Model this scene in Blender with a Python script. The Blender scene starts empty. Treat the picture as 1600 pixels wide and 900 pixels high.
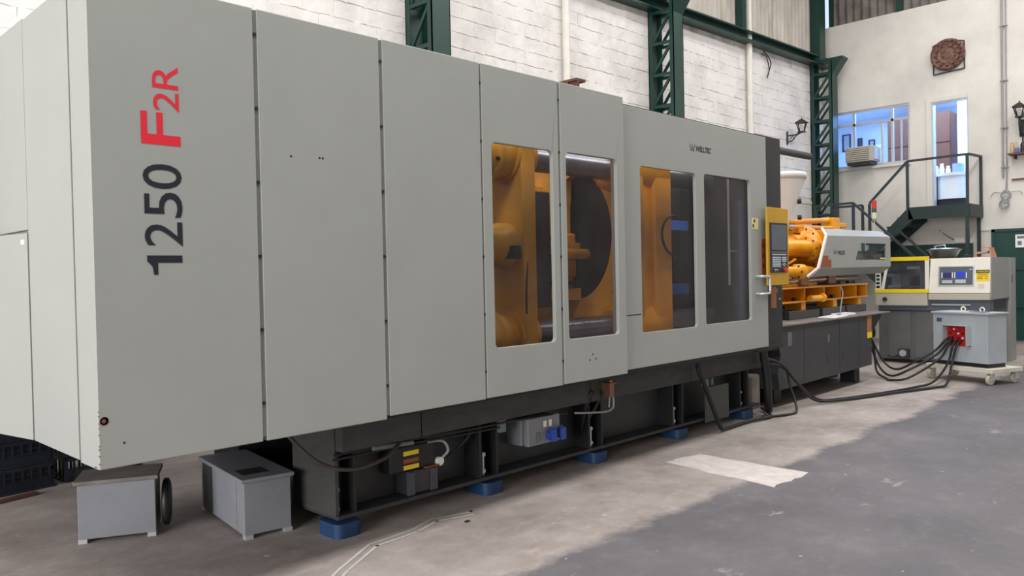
import bpy, math, random
from mathutils import Vector, Matrix
from mathutils.geometry import tessellate_polygon
random.seed(7)
S = bpy.context.scene
COL = S.collection

# ------------------------------------------------------------------ camera
F_PX, YAW, PITCH, ROLL = 1247.1, 0.774181, -0.016616, 0.021167
cy, sy, cp, sp = math.cos(YAW), math.sin(YAW), math.cos(PITCH), math.sin(PITCH)
fw = Vector((cy*cp, sy*cp, sp)); r0 = Vector((sy, -cy, 0)); d0 = -(r0.cross(fw))
cr, sr = math.cos(ROLL), math.sin(ROLL)
right = cr*r0 + sr*d0; down = -sr*r0 + cr*d0
cam_data = bpy.data.cameras.new('camera'); cam = bpy.data.objects.new('camera', cam_data); COL.objects.link(cam)
M4 = Matrix((right, -down, -fw)).transposed().to_4x4(); M4.translation = Vector((0, 0, 1.6))
cam.matrix_world = M4
cam_data.sensor_width = 36.0; cam_data.lens = F_PX/1600*36.0; cam_data.clip_start = .05; cam_data.clip_end = 200
S.camera = cam

# ------------------------------------------------------------------ world, light, exposure
w = bpy.data.worlds.new('world'); S.world = w; w.use_nodes = True
bg = w.node_tree.nodes['Background']; bg.inputs[0].default_value = (.62, .74, 1.0, 1); bg.inputs[1].default_value = 1.2
def area(name, loc, rot, sx, sy_, watts, col=(1, 1, 1)):
    l = bpy.data.lights.new(name, 'AREA'); l.shape = 'RECTANGLE'; l.size = sx; l.size_y = sy_; l.energy = watts; l.color = col
    o = bpy.data.objects.new(name, l); o.location = loc; o.rotation_euler = rot; COL.objects.link(o); return o
# translucent roof sheets (daylight), pointing down
area('skylight_near', (6.5, 1.0, 8.9), (0, 0, 0), 23, 1.6, 1300, (1, .985, .965))
area('skylight_far', (8.5, 4.9, 8.9), (0, 0, 0), 18, 1.2, 430, (1, .985, .965))
# the big open gate in the end wall behind and left of the camera
area('gate_daylight', (-9.6, 1.5, 2.9), (0, math.radians(-90), 0), 5.4, 8.0, 1500, (1, .99, .97))
# the office behind the far wall: unseen area light added for its bluish daylight
area('office_blue_fill', (20.3, 6.0, 5.45), (0, 0, 0), 2.6, 3.6, 340, (.32, .55, 1.0))
S.view_settings.view_transform = 'Standard'; S.view_settings.look = 'None'
S.view_settings.exposure = 0.0; S.view_settings.gamma = 1.0; S.view_settings.use_curve_mapping = False

# ------------------------------------------------------------------ materials
def lin(c):
    c = c/255.0
    return c/12.92 if c <= .04045 else ((c+.055)/1.055)**2.4
def rgb(t): return (lin(t[0]), lin(t[1]), lin(t[2]), 1)
MATS = {}
def M(name, col, rough=.5, metal=0.0, var=.06, scale=4.0, bump=0.0, bscale=40.0, emit=0.0, spec=.5, col2=None, lo=.35, hi=.65, stretch=None):
    """principled surface whose base colour wanders between two close tones"""
    m = bpy.data.materials.new(name); m.use_nodes = True; nt = m.node_tree; p = nt.nodes['Principled BSDF']
    p.inputs['Roughness'].default_value = rough; p.inputs['Metallic'].default_value = metal
    p.inputs['Specular IOR Level'].default_value = spec
    a = rgb(col)
    if col2 is None:
        b = tuple(min(1, x*(1-var)) for x in a[:3])+(1,); a = tuple(min(1, x*(1+var*.5)) for x in a[:3])+(1,)
    else: b = rgb(col2)
    tc = nt.nodes.new('ShaderNodeNewGeometry')
    mp = nt.nodes.new('ShaderNodeMapping'); nt.links.new(tc.outputs['Position'], mp.inputs[0])
    if stretch: mp.inputs['Scale'].default_value = stretch
    n = nt.nodes.new('ShaderNodeTexNoise'); n.inputs['Scale'].default_value = scale; n.inputs['Detail'].default_value = 6; n.inputs['Roughness'].default_value = .62
    nt.links.new(mp.outputs[0], n.inputs['Vector'])
    cr_ = nt.nodes.new('ShaderNodeValToRGB'); cr_.color_ramp.elements[0].color = b; cr_.color_ramp.elements[1].color = a
    cr_.color_ramp.elements[0].position = lo; cr_.color_ramp.elements[1].position = hi
    nt.links.new(n.outputs['Fac'], cr_.inputs[0]); nt.links.new(cr_.outputs[0], p.inputs['Base Color'])
    if bump:
        n2 = nt.nodes.new('ShaderNodeTexNoise'); n2.inputs['Scale'].default_value = bscale; n2.inputs['Detail'].default_value = 5
        nt.links.new(mp.outputs[0], n2.inputs['Vector'])
        bp = nt.nodes.new('ShaderNodeBump'); bp.inputs['Strength'].default_value = bump; bp.inputs['Distance'].default_value = .02
        nt.links.new(n2.outputs['Fac'], bp.inputs['Height']); nt.links.new(bp.outputs[0], p.inputs['Normal'])
    if emit:
        nt.links.new(cr_.outputs[0], p.inputs['Emission Color']); p.inputs['Emission Strength'].default_value = emit
    MATS[name] = m; return m
def glass(name, tint, haze, hazecol, gloss=.08):
    m = bpy.data.materials.new(name); m.use_nodes = True; nt = m.node_tree
    for n in list(nt.nodes):
        if n.type != 'OUTPUT_MATERIAL': nt.nodes.remove(n)
    out = nt.nodes['Material Output']
    t = nt.nodes.new('ShaderNodeBsdfTransparent'); t.inputs[0].default_value = rgb(tint)
    d = nt.nodes.new('ShaderNodeBsdfDiffuse'); d.inputs[0].default_value = rgb(hazecol)
    g = nt.nodes.new('ShaderNodeBsdfGlossy'); g.inputs['Roughness'].default_value = .08; g.inputs[0].default_value = (.9, .9, .9, 1)
    geo = nt.nodes.new('ShaderNodeNewGeometry'); nz = nt.nodes.new('ShaderNodeTexNoise'); nz.inputs['Scale'].default_value = 5; nz.inputs['Detail'].default_value = 5
    nt.links.new(geo.outputs['Position'], nz.inputs['Vector'])
    mr = nt.nodes.new('ShaderNodeMapRange'); mr.inputs[1].default_value = .35; mr.inputs[2].default_value = .75; mr.inputs[3].default_value = haze*.5; mr.inputs[4].default_value = haze*1.9
    nt.links.new(nz.outputs['Fac'], mr.inputs[0])
    a = nt.nodes.new('ShaderNodeMixShader'); nt.links.new(mr.outputs[0], a.inputs[0]); nt.links.new(t.outputs[0], a.inputs[1]); nt.links.new(d.outputs[0], a.inputs[2])
    lw = nt.nodes.new('ShaderNodeLayerWeight'); lw.inputs[0].default_value = .5
    pw = nt.nodes.new('ShaderNodeMath'); pw.operation = 'POWER'; pw.inputs[1].default_value = 4; nt.links.new(lw.outputs['Facing'], pw.inputs[0])
    mm = nt.nodes.new('ShaderNodeMath'); mm.operation = 'MULTIPLY_ADD'; mm.inputs[1].default_value = .45; mm.inputs[2].default_value = gloss*.3
    nt.links.new(pw.outputs[0], mm.inputs[0])
    b = nt.nodes.new('ShaderNodeMixShader'); nt.links.new(mm.outputs[0], b.inputs[0]); nt.links.new(a.outputs[0], b.inputs[1]); nt.links.new(g.outputs[0], b.inputs[2])
    bp = nt.nodes.new('ShaderNodeBump'); bp.inputs['Strength'].default_value = .12; bp.inputs['Distance'].default_value = .02
    nt.links.new(nz.outputs['Fac'], bp.inputs['Height']); nt.links.new(bp.outputs[0], g.inputs['Normal'])
    nt.links.new(b.outputs[0], out.inputs['Surface']); MATS[name] = m; return m

cover = M('cover_paint', (154, 156, 152), .42, var=.035, scale=1.6, bump=.012, bscale=9)
seam = M('seam_paint', (130, 131, 127), .6, var=.12)
dark = M('charcoal_paint', (52, 53, 55), .5, var=.18, scale=6)
rail_m = M('dusty_black_paint', (62, 61, 60), .62, var=.25, scale=5, stretch=(1, 1, 3))
black = M('black_paint', (30, 30, 33), .5, var=.3, scale=6)
inner = M('oily_steel_and_shade', (42, 40, 44), .5, var=.35, scale=3)  # dark steel parts, and the added dark pieces standing for shade
rubber = M('black_rubber', (20, 20, 22), .55, var=.2)
yel = M('yellow_paint', (240, 166, 24), .34, var=.16, scale=3, col2=(220, 142, 20))
yel_d = M('shaded_yellow_paint', (232, 172, 52), .34, scale=2.2, col2=(190, 132, 54))  # browner copy of the yellow paint, shade put into its colour
panel_y = M('control_yellow', (192, 148, 16), .45, var=.08)
lemon = M('lemon_frame', (238, 208, 20), .4, var=.06)
steel = M('bright_steel', (185, 186, 190), .26, metal=.9, var=.1)
tie = M('tie_bar_steel', (150, 150, 156), .3, metal=.75, var=.15)
alu = M('aluminium', (198, 199, 200), .4, metal=.5, var=.06)
blue = M('pad_blue', (22, 56, 94), .5, var=.15)
sock_blue = M('socket_blue', (36, 74, 170), .4, var=.1)
mould_blue = M('clamp_blue', (56, 112, 196), .45, var=.15)
white = M('white_plastic', (232, 231, 226), .45, var=.03)
cream = M('cream_paint', (232, 228, 216), .45, var=.03)
beige = M('beige_paint', (184, 178, 164), .5, var=.05)
slate = M('slate_paint', (84, 94, 106), .5, var=.08)
greyb = M('box_grey_paint', (130, 132, 138), .5, var=.1, scale=3)
greyc = M('cabinet_grey_paint', (164, 171, 176), .48, var=.05)
greyd = M('cabinet_dark_grey', (96, 96, 97), .5, var=.08)
dust = M('dusty_top', (132, 124, 118), .75, scale=5, col2=(104, 98, 95))
green = M('column_green', (20, 58, 50), .42, var=.14)
dgreen = M('door_green', (10, 62, 54), .45, var=.12)
stairg = M('stair_green', (28, 48, 48), .5, var=.12)
railg = M('handrail_grey', (44, 51, 55), .5, var=.1)
terra = M('terracotta_strip', (150, 78, 44), .6, var=.1)
tan = M('kraft_tape', (166, 112, 66), .7, var=.1)
red = M('red_panel', (176, 30, 36), .45, var=.15)
redl = M('red_letters', (216, 32, 52), .45, var=.03)
navy = M('navy_letters', (24, 24, 38), .45, var=.05)
logo_g = M('emblem_grey', (108, 116, 116), .5, var=.08)
screen = M('screen_glass', (70, 80, 94), .2, var=.05)
lcd = M('lcd_blue', (44, 62, 180), .3, emit=.25, var=.05)
lcd2 = M('lcd_dark_blue', (44, 50, 92), .3, emit=.15, var=.05)
keym = M('keys', (196, 202, 212), .5, var=.05)
paper = M('paper', (236, 236, 240), .7, var=.03)
cardb = M('cardboard', (176, 128, 100), .8, var=.15)
plaster = M('white_plaster', (222, 218, 211), .85, scale=.9, col2=(196, 191, 186), lo=.2, hi=.6, bump=.10, bscale=6)
blockm = M('white_block_paint', (230, 227, 225), .85, scale=1.5, col2=(196, 190, 189), lo=.2, hi=.55, bump=.9, bscale=5)
mortar = M('grey_mortar', (226, 222, 219), .95, scale=3, col2=(172, 163, 158), lo=.3, hi=.58, bump=.5, bscale=14)
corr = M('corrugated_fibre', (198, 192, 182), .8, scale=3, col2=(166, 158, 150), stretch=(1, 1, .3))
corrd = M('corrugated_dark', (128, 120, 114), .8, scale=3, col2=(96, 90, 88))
pipe_w = M('white_pvc', (226, 222, 214), .5, var=.06)
conduit_m = M('conduit_grey', (150, 150, 152), .45, var=.1)
roofm = M('roof_sheet', (172, 170, 166), .8, var=.1)
conc = M('concrete_block', (158, 152, 146), .9, scale=8, col2=(128, 122, 118), bump=.3)
timber = M('dark_timber', (98, 64, 52), .6, var=.2, scale=8)
cupb = M('brown_cupboard', (118, 66, 38), .55, var=.15, scale=6, stretch=(1, 1, .2))
offw = M('office_wall', (226, 232, 240), .8, var=.02)
bronze = M('copper_relief', (136, 96, 80), .5, metal=.25, scale=26, col2=(66, 47, 45), bump=.4, bscale=60)
iron = M('wrought_iron', (34, 33, 36), .5, var=.2)
lampg = M('lantern_glass', (206, 200, 190), .2, var=.05)
crate_m = M('crate_plastic', (34, 38, 48), .45, var=.25, scale=6)
hopper_m = M('hopper_white', (226, 226, 224), .4, var=.04)
redlens = M('red_lens', (200, 44, 34), .3, var=.05); grnlens = M('green_lens', (24, 84, 62), .3, var=.05); clrlens = M('clear_lens', (214, 206, 184), .3, var=.05)
caster = M('caster_nylon', (176, 170, 154), .5, var=.08)
plat_m = M('trolley_paint', (204, 200, 184), .6, var=.1)
copper = M('old_brass', (140, 104, 82), .4, metal=.6, var=.2)
hose_b = M('braided_hose', (66, 58, 54), .6, var=.2)
chalk = M('chalk_line', (196, 190, 186), .9, var=.1)
screed = M('pale_screed', (206, 197, 194), .85, scale=9, col2=(188, 179, 176))
rust = M('rust_stain', (120, 66, 56), .7, var=.2)
bluetxt = M('blue_print', (60, 80, 120), .6, var=.1)
poly = glass('polycarbonate', (236, 234, 236), .016, (170, 168, 172), .03)
guardg = glass('guard_glazing', (214, 216, 220), .09, (128, 130, 136), .1)
wing = glass('window_glass', (236, 240, 246), .015, (200, 210, 225), .05)

def floor_material():
    m = bpy.data.materials.new('workshop_floor'); m.use_nodes = True; nt = m.node_tree; p = nt.nodes['Principled BSDF']; N = nt.nodes.new; L = nt.links.new
    geo = N('ShaderNodeNewGeometry'); sep = N('ShaderNodeSeparateXYZ'); L(geo.outputs['Position'], sep.inputs[0])
    def noise(scale, detail=6, rough=.6, st=None):
        n = N('ShaderNodeTexNoise'); n.inputs['Scale'].default_value = scale; n.inputs['Detail'].default_value = detail; n.inputs['Roughness'].default_value = rough
        if st:
            mp = N('ShaderNodeMapping'); mp.inputs['Scale'].default_value = st; L(geo.outputs['Position'], mp.inputs[0]); L(mp.outputs[0], n.inputs['Vector'])
        else: L(geo.outputs['Position'], n.inputs['Vector'])
        return n.outputs['Fac']
    def ramp(src, stops):
        r = N('ShaderNodeValToRGB'); e = r.color_ramp.elements
        e[0].position, e[0].color = stops[0][0], rgb(stops[0][1]); e[1].position, e[1].color = stops[-1][0], rgb(stops[-1][1])
        for pos, c in stops[1:-1]:
            k = e.new(pos); k.color = rgb(c)
        L(src, r.inputs[0]); return r.outputs[0]
    def math_(op, a, b, clamp=False):
        n = N('ShaderNodeMath'); n.operation = op; n.use_clamp = clamp
        for i, v in ((0, a), (1, b)):
            if isinstance(v, (int, float)): n.inputs[i].default_value = v
            else: L(v, n.inputs[i])
        return n.outputs[0]
    def mix(f, a, b):
        n = N('ShaderNodeMix'); n.data_type = 'RGBA'
        if isinstance(f, (int, float)): n.inputs[0].default_value = f
        else: L(f, n.inputs[0])
        for i, v in ((6, a), (7, b)):
            if isinstance(v, tuple): n.inputs[i].default_value = v
            else: L(v, n.inputs[i])
        return n.outputs[2]
    bare = ramp(noise(1.3, 8, .65), [(.3, (130, 120, 115)), (.5, (155, 145, 141)), (.72, (176, 167, 163))])
    paint = ramp(noise(.9, 8, .62), [(.3, (86, 84, 88)), (.55, (102, 99, 103)), (.75, (118, 115, 117))])
    wob = math_('MULTIPLY', math_('SUBTRACT', noise(1.4, 7, .7), .5), .55)
    edge = math_('MULTIPLY', math_('ADD', math_('SUBTRACT', 2.96, sep.outputs['Y']), wob), 9.0)
    edge = math_('ADD', edge, .5, True)
    c = mix(edge, bare, paint)
    worn = N('ShaderNodeMapRange'); worn.inputs[1].default_value = .62; worn.inputs[2].default_value = .72; L(noise(1.9, 9, .72, (1, 1.6, 1)), worn.inputs[0])
    c = mix(math_('MULTIPLY', worn.outputs[0], .55), c, rgb((192, 184, 178)))
    spk = N('ShaderNodeMapRange'); spk.inputs[1].default_value = .72; spk.inputs[2].default_value = .76; L(noise(9, 3, .5), spk.inputs[0])
    c = mix(math_('MULTIPLY', spk.outputs[0], .7), c, rgb((206, 200, 194)))
    fine = N('ShaderNodeMapRange'); fine.inputs[1].default_value = .5; fine.inputs[2].default_value = .68; L(noise(5.5, 8, .75, (1, 1.3, 1)), fine.inputs[0])
    calm = math_('SUBTRACT', 1.0, math_('MULTIPLY', edge, .78))
    c = mix(math_('MULTIPLY', math_('MULTIPLY', fine.outputs[0], .34), calm), c, rgb((196, 188, 183)))
    fin2 = N('ShaderNodeMapRange'); fin2.inputs[1].default_value = .58; fin2.inputs[2].default_value = .72; L(noise(3.1, 9, .75), fin2.inputs[0])
    c = mix(math_('MULTIPLY', math_('MULTIPLY', fin2.outputs[0], .4), calm), c, rgb((104, 97, 95)))
    stn = N('ShaderNodeMapRange'); stn.inputs[1].default_value = .64; stn.inputs[2].default_value = .8; L(noise(.55, 5, .6, (1.4, 1, 1)), stn.inputs[0])
    c = mix(math_('MULTIPLY', stn.outputs[0], .5), c, rgb((108, 100, 97)))
    L(c, p.inputs['Base Color']); p.inputs['Roughness'].default_value = .62; p.inputs['Specular IOR Level'].default_value = .35
    bp = N('ShaderNodeBump'); bp.inputs['Strength'].default_value = .12; bp.inputs['Distance'].default_value = .01; L(noise(22, 6), bp.inputs['Height']); L(bp.outputs[0], p.inputs['Normal'])
    return m
floor_m = floor_material()

# ------------------------------------------------------------------ mesh helpers
WO = {}          # world origin of each object
class MB:
    """collects shapes (world coordinates, or local ones run through xf) for ONE mesh object"""
    def __init__(s, xf=None): s.v = []; s.f = []; s.sm = []; s.xf = xf
    def add(s, vs, fs, smooth=False):
        b = len(s.v)
        s.v += [Vector(v) if s.xf is None else s.xf @ Vector(v) for v in vs]
        for k, f in enumerate(fs): s.f.append(tuple(b+i for i in f)); s.sm.append(smooth[k] if isinstance(smooth, list) else smooth)
        return s
    def box(s, x0, x1, y0, y1, z0, z1):
        vs = [(x, y, z) for x in (x0, x1) for y in (y0, y1) for z in (z0, z1)]
        return s.add(vs, [(0, 1, 3, 2), (4, 6, 7, 5), (0, 4, 5, 1), (2, 3, 7, 6), (0, 2, 6, 4), (1, 5, 7, 3)])
    def hexa(s, a, b):
        """solid between two quads a and b (same winding)"""
        vs = list(a)+list(b); n = len(a)
        return s.add(vs, [tuple(range(n))[::-1], tuple(range(n, 2*n))]+[(i, (i+1) % n, n+(i+1) % n, n+i) for i in range(n)])
    def tube(s, p0, p1, r, n=12, r1=None, cap=True):
        p0, p1 = Vector(p0), Vector(p1); d = (p1-p0).normalized(); r1 = r if r1 is None else r1
        u = d.orthogonal().normalized(); w_ = d.cross(u)
        vs = []
        for p, q in ((p0, r), (p1, r1)):
            vs += [p+q*(math.cos(2*math.pi*i/n)*u+math.sin(2*math.pi*i/n)*w_) for i in range(n)]
        s.add(vs, [(i, (i+1) % n, n+(i+1) % n, n+i) for i in range(n)], True)
        if cap: s.add(vs, [tuple(range(n))[::-1], tuple(range(n, 2*n))])
        return s
    def bar(s, p0, p1, wx, wy, up=(0, 0, 1)):
        """square bar from p0 to p1"""
        p0, p1 = Vector(p0), Vector(p1); d = (p1-p0).normalized(); up = Vector(up)
        if abs(d.dot(up)) > .99: up = Vector((1, 0, 0))
        u = d.cross(up).normalized(); w_ = u.cross(d)
        q = lambda p: [p+sx*wx/2*u+sz*wy/2*w_ for sx, sz in ((-1, -1), (1, -1), (1, 1), (-1, 1))]
        return s.hexa(q(p0), q(p1))
    def path(s, pts, r, n=8, sub=6, cap=True):
        """smooth cable through the points (Catmull-Rom)"""
        P = [Vector(p) for p in pts]; Q = []
        for i in range(len(P)-1):
            a, b, c, d = P[max(i-1, 0)], P[i], P[i+1], P[min(i+2, len(P)-1)]
            for k in range(sub):
                t = k/sub
                Q.append(.5*((2*b)+(c-a)*t+(2*a-5*b+4*c-d)*t*t+(3*b-a-3*c+d)*t**3))
        Q.append(P[-1]); vs = []; u = None
        for i, p in enumerate(Q):
            d = (Q[min(i+1, len(Q)-1)]-Q[max(i-1, 0)]).normalized()
            u = d.orthogonal().normalized() if u is None else (u-d*u.dot(d)).normalized()
            w_ = d.cross(u); vs += [p+r*(math.cos(2*math.pi*k/n)*u+math.sin(2*math.pi*k/n)*w_) for k in range(n)]
        fs = [(j*n+k, j*n+(k+1) % n, (j+1)*n+(k+1) % n, (j+1)*n+k) for j in range(len(Q)-1) for k in range(n)]
        s.add(vs, fs, True)
        if cap: s.add(vs, [tuple(range(n))[::-1], tuple(range((len(Q)-1)*n, len(Q)*n))])
        return s
    def lathe(s, c, prof, n=24, axis='z'):
        """profile (radius, height) turned about an axis through c"""
        c = Vector(c); vs = []
        ax = {'z': lambda r, h, t: (r*math.cos(t), r*math.sin(t), h), 'x': lambda r, h, t: (h, r*math.cos(t), r*math.sin(t)), 'y': lambda r, h, t: (r*math.cos(t), h, r*math.sin(t))}[axis]
        for r, h in prof: vs += [c+Vector(ax(max(r, .0005), h, 2*math.pi*i/n)) for i in range(n)]
        fs = [(j*n+i, j*n+(i+1) % n, (j+1)*n+(i+1) % n, (j+1)*n+i) for j in range(len(prof)-1) for i in range(n)]
        s.add(vs, fs, True); s.add(vs, [tuple(range(n))[::-1], tuple(range((len(prof)-1)*n, len(prof)*n))]); return s
    def plate(s, outline, holes, a, b, plane='xz'):
        """flat plate with holes: 2-D outline in the plane, thickness from a to b along the third axis"""
        mk = {'xz': lambda p, t: (p[0], t, p[1]), 'yz': lambda p, t: (t, p[0], p[1]), 'xy': lambda p, t: (p[0], p[1], t)}[plane]
        loops = [outline]+list(holes); flat = [p for l in loops for p in l]; n = len(flat)
        tris = tessellate_polygon([[Vector((p[0], p[1], 0)) for p in l] for l in loops])
        vs = [mk(p, a) for p in flat]+[mk(p, b) for p in flat]
        fs = [tuple(t) for t in tris]+[tuple(n+i for i in t[::-1]) for t in tris]; k = 0
        for l in loops:
            m_ = len(l); fs += [(k+i, k+(i+1) % m_, n+k+(i+1) % m_, n+k+i) for i in range(m_)]; k += m_
        return s.add(vs, fs)
    def build(s, name, mat, parent=None, bevel=0, label=None, kind=None, seg=2):
        import bmesh
        lo = Vector([min(v[i] for v in s.v) for i in range(3)]); hi = Vector([max(v[i] for v in s.v) for i in range(3)]); c = (lo+hi)/2
        me = bpy.data.meshes.new(name); me.from_pydata([v-c for v in s.v], [], s.f); me.polygons.foreach_set('use_smooth', s.sm)
        bm = bmesh.new(); bm.from_mesh(me); bmesh.ops.recalc_face_normals(bm, faces=bm.faces); bm.to_mesh(me); bm.free()
        me.materials.append(mat); o = bpy.data.objects.new(name, me); COL.objects.link(o)
        o.location = c
        if parent is not None: o.parent = parent; o.location = c-WO[parent]
        WO[o] = c
        if bevel:
            b = o.modifiers.new('bevel', 'BEVEL'); b.width = bevel; b.segments = seg; b.limit_method = 'ANGLE'; b.angle_limit = math.radians(50)
        if label: o['label'] = label
        if kind: o['kind'] = kind
        return o
def thing(name, label, cat, loc, group=None):
    o = bpy.data.objects.new(name, None); COL.objects.link(o); o.location = loc; WO[o] = Vector(loc); o.empty_display_size = .1
    o['label'] = label; o['category'] = cat
    if group: o['group'] = group
    return o
def tag(o, label, cat, group=None):
    o['label'] = label; o['category'] = cat
    if group: o['group'] = group
    return o
def struct(o): o['kind'] = 'structure'; return o
def rrect(x0, x1, z0, z1, r=.03, n=5):
    out = []
    for cx, cz, a in ((x1-r, z1-r, 0), (x0+r, z1-r, 90), (x0+r, z0+r, 180), (x1-r, z0+r, 270)):
        out += [(cx+r*math.cos(math.radians(a+90*i/n)), cz+r*math.sin(math.radians(a+90*i/n))) for i in range(n+1)]
    return out
def rect(x0, x1, z0, z1): return [(x0, z0), (x1, z0), (x1, z1), (x0, z1)]
def ell(cx, cz, rx, rz, n=28, a0=0, a1=360):
    return [(cx+rx*math.cos(math.radians(a0+(a1-a0)*i/n)), cz+rz*math.sin(math.radians(a0+(a1-a0)*i/n))) for i in range(n)]
def printed_shape(name, polys, place, mat, parent, label=None):
    b = MB()
    for q in polys: b.add([place(*c) for c in q], [tuple(range(len(q)))])
    return b.build(name, mat, parent, label=label)
def lettering(name, txt, place, mat, parent, bold=0.0, shear=0.0, label=None, spacing=1.0, depth=.5):
    """flat print: a text mesh whose unit box (0..1, 0..1) is put in the world by place(u, v, d)"""
    c = bpy.data.curves.new(name, 'FONT'); c.body = txt; c.offset = bold; c.shear = shear; c.space_character = spacing; c.resolution_u = 4
    to = bpy.data.objects.new(name, c); me = bpy.data.meshes.new_from_object(to)
    vs = [v.co.copy() for v in me.vertices]; fs = [tuple(p.vertices) for p in me.polygons]
    x0, x1 = min(v.x for v in vs), max(v.x for v in vs); y0, y1 = min(v.y for v in vs), max(v.y for v in vs)
    bpy.data.objects.remove(to); bpy.data.curves.remove(c); bpy.data.meshes.remove(me)
    b = MB(); b.add([place((v.x-x0)/(x1-x0), (v.y-y0)/(y1-y0)) for v in vs], fs)
    return b.build(name, mat, parent, label=label)
def copy_of(o, loc, parent=None):
    """a copy of one mesh object (mesh shared) with its centre at world loc"""
    c = o.copy(); COL.objects.link(c); loc = Vector(loc); c.parent = parent
    c.location = loc-(WO[parent] if parent is not None else Vector((0, 0, 0))); WO[c] = loc; return c

# ================================================================== THE HALL
SW, BW = 7.85, 18.6           # the long side wall (Y) and the far end wall (X)
XR, YR, ZC = -10.0, -9.0, 9.0
fl = struct(MB().box(XR, BW+.2, YR, SW+.3, -.1, 0).build('floor', floor_m))
# repaired rectangle of pale screed and a double chalk line, both flat on the floor
b = MB(); rnd = random.Random(3); pts = []
for (x0, y0), (x1, y1) in zip([(5.66, 3.76), (5.48, 2.73), (6.04, 2.70), (6.07, 3.70)], [(5.48, 2.73), (6.04, 2.70), (6.07, 3.70), (5.66, 3.76)]):
    for k in range(7): pts.append((x0+(x1-x0)*k/7+rnd.uniform(-.018, .018), y0+(y1-y0)*k/7+rnd.uniform(-.018, .018)))
b.plate(pts, [], 0.0, .004, 'xy'); b.build('screed_patch', screed, fl, label='pale rectangular repair patch in the floor')
for off in (0, .055):
    b = MB(); L_ = [(2.25, 3.62), (2.43, 3.751), (2.785, 3.965), (2.95, 3.97), (3.12, 3.985), (3.34, 4.06), (3.62, 3.98)]
    for (xa, ya), (xb, yb) in zip(L_[:-1], L_[1:]):
        d = Vector((xb-xa, yb-ya, 0)).normalized(); nn = Vector((d.y, -d.x, 0)); wd = .009
        A, B = Vector((xa, ya, .002))+nn*off, Vector((xb, yb, .002))+nn*off
        b.add([A-nn*wd, A+nn*wd, B+nn*wd, B-nn*wd], [(0, 1, 2, 3)])
    b.build('chalk_line', chalk, fl)

# ---- side wall: painted blocks up to the girt, corrugated sheets above
wl = struct(MB().box(XR, BW+.2, SW+.009, SW+.3, 0, ZC).build('wall_left', mortar))
def block_shape(rv):
    """one rough painted block: wobbly outline, lumpy front face slightly proud of the mortar"""
    nx, nz, vs, fs = 6, 4, [], []
    for k in range(nz):
        for i in range(nx):
            edge = k in (0, nz-1) or i in (0, nx-1)
            x, z = -.1995+.399*i/(nx-1), -.0985+.197*k/(nz-1)
            vs.append((x+rv.uniform(-.006, .004), rv.uniform(-.0016, .0016), z+((rv.uniform(-.006, .014) if k == 0 else rv.uniform(-.009, .006)) if k in (0, nz-1) else 0)))
    fs = [(k*nx+i, k*nx+i+1, (k+1)*nx+i+1, (k+1)*nx+i) for k in range(nz-1) for i in range(nx-1)]
    ring = list(range(nx))+[k*nx+nx-1 for k in range(1, nz)]+[(nz-1)*nx+i for i in range(nx-2, -1, -1)]+[k*nx for k in range(nz-2, 0, -1)]
    b0 = len(vs); vs += [(vs[q][0]*1.01, .016, vs[q][2]*1.02) for q in ring]; n = len(ring)
    fs += [(ring[q], b0+q, b0+(q+1) % n, ring[(q+1) % n]) for q in range(n)]
    return vs, fs
rv = random.Random(11)
shapes = [block_shape(rv) for _ in range(14)]
def px(x, y, z):
    q = Vector((x, y, z-1.6)); d = q.dot(fw)
    return (800+F_PX*q.dot(right)/d, 450+F_PX*q.dot(down)/d) if d > .2 else (-999, -999)
cells = []
for row in range(31):
    z = .1+row*.2
    for k in range(-20, 47):
        x = k*.4+(.2 if row % 2 else 0)
        if x > 15.1 and z < 3.15: continue
        if x > BW-.2 or z > 6.05+(.03*(x-12) if x > 12 else 0)-.1: continue
        u, v = px(x, SW, z)
        top = 13+.242*(u-401)+25 if u > 140 else 60-.8*u+30
        seen = -20 < u < 1300 and -20 < v < (top if u < 985 else 175+.215*(u-985)+30)
        cells.append((not seen, math.hypot(x, SW), x, z))
cells.sort(key=lambda c: (c[0], c[1]))
protos = []; rest = MB()
for i, (hid, d_, x, z) in enumerate(cells):
    k = rv.randrange(14); dz = rv.uniform(-.004, .004); dy = rv.uniform(-.002, .004)
    vs, fs = shapes[k]
    if i < 290:
        if k >= len(protos) or protos[k] is None:
            while len(protos) <= k: protos.append(None)
            o = MB().add([(a+x, b_+SW+dy, c+z+dz) for a, b_, c in vs], fs).build('block', blockm, wl); protos[k] = o
            protos[k] = (o, WO[o]-Vector((x, SW+dy, z+dz)))
        else:
            o, off = protos[k]; copy_of(o, Vector((x, SW+dy, z+dz))+off, wl)
    elif -2 < x: rest.add([(a+x, b_+SW+dy, c+z+dz) for a, b_, c in vs], fs)
rest.build('distant_blocks', blockm, wl, kind='stuff')
MB().box(15.1, BW, SW-.004, SW+.02, 0, 3.06).build('plaster_band', plaster, wl); MB().box(15.1, BW, SW-.016, SW+.02, 3.06, 3.12).build('plaster_ledge', plaster, wl)
def girt_z(x): return 6.0+max(0, x-10.5)*.029
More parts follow.
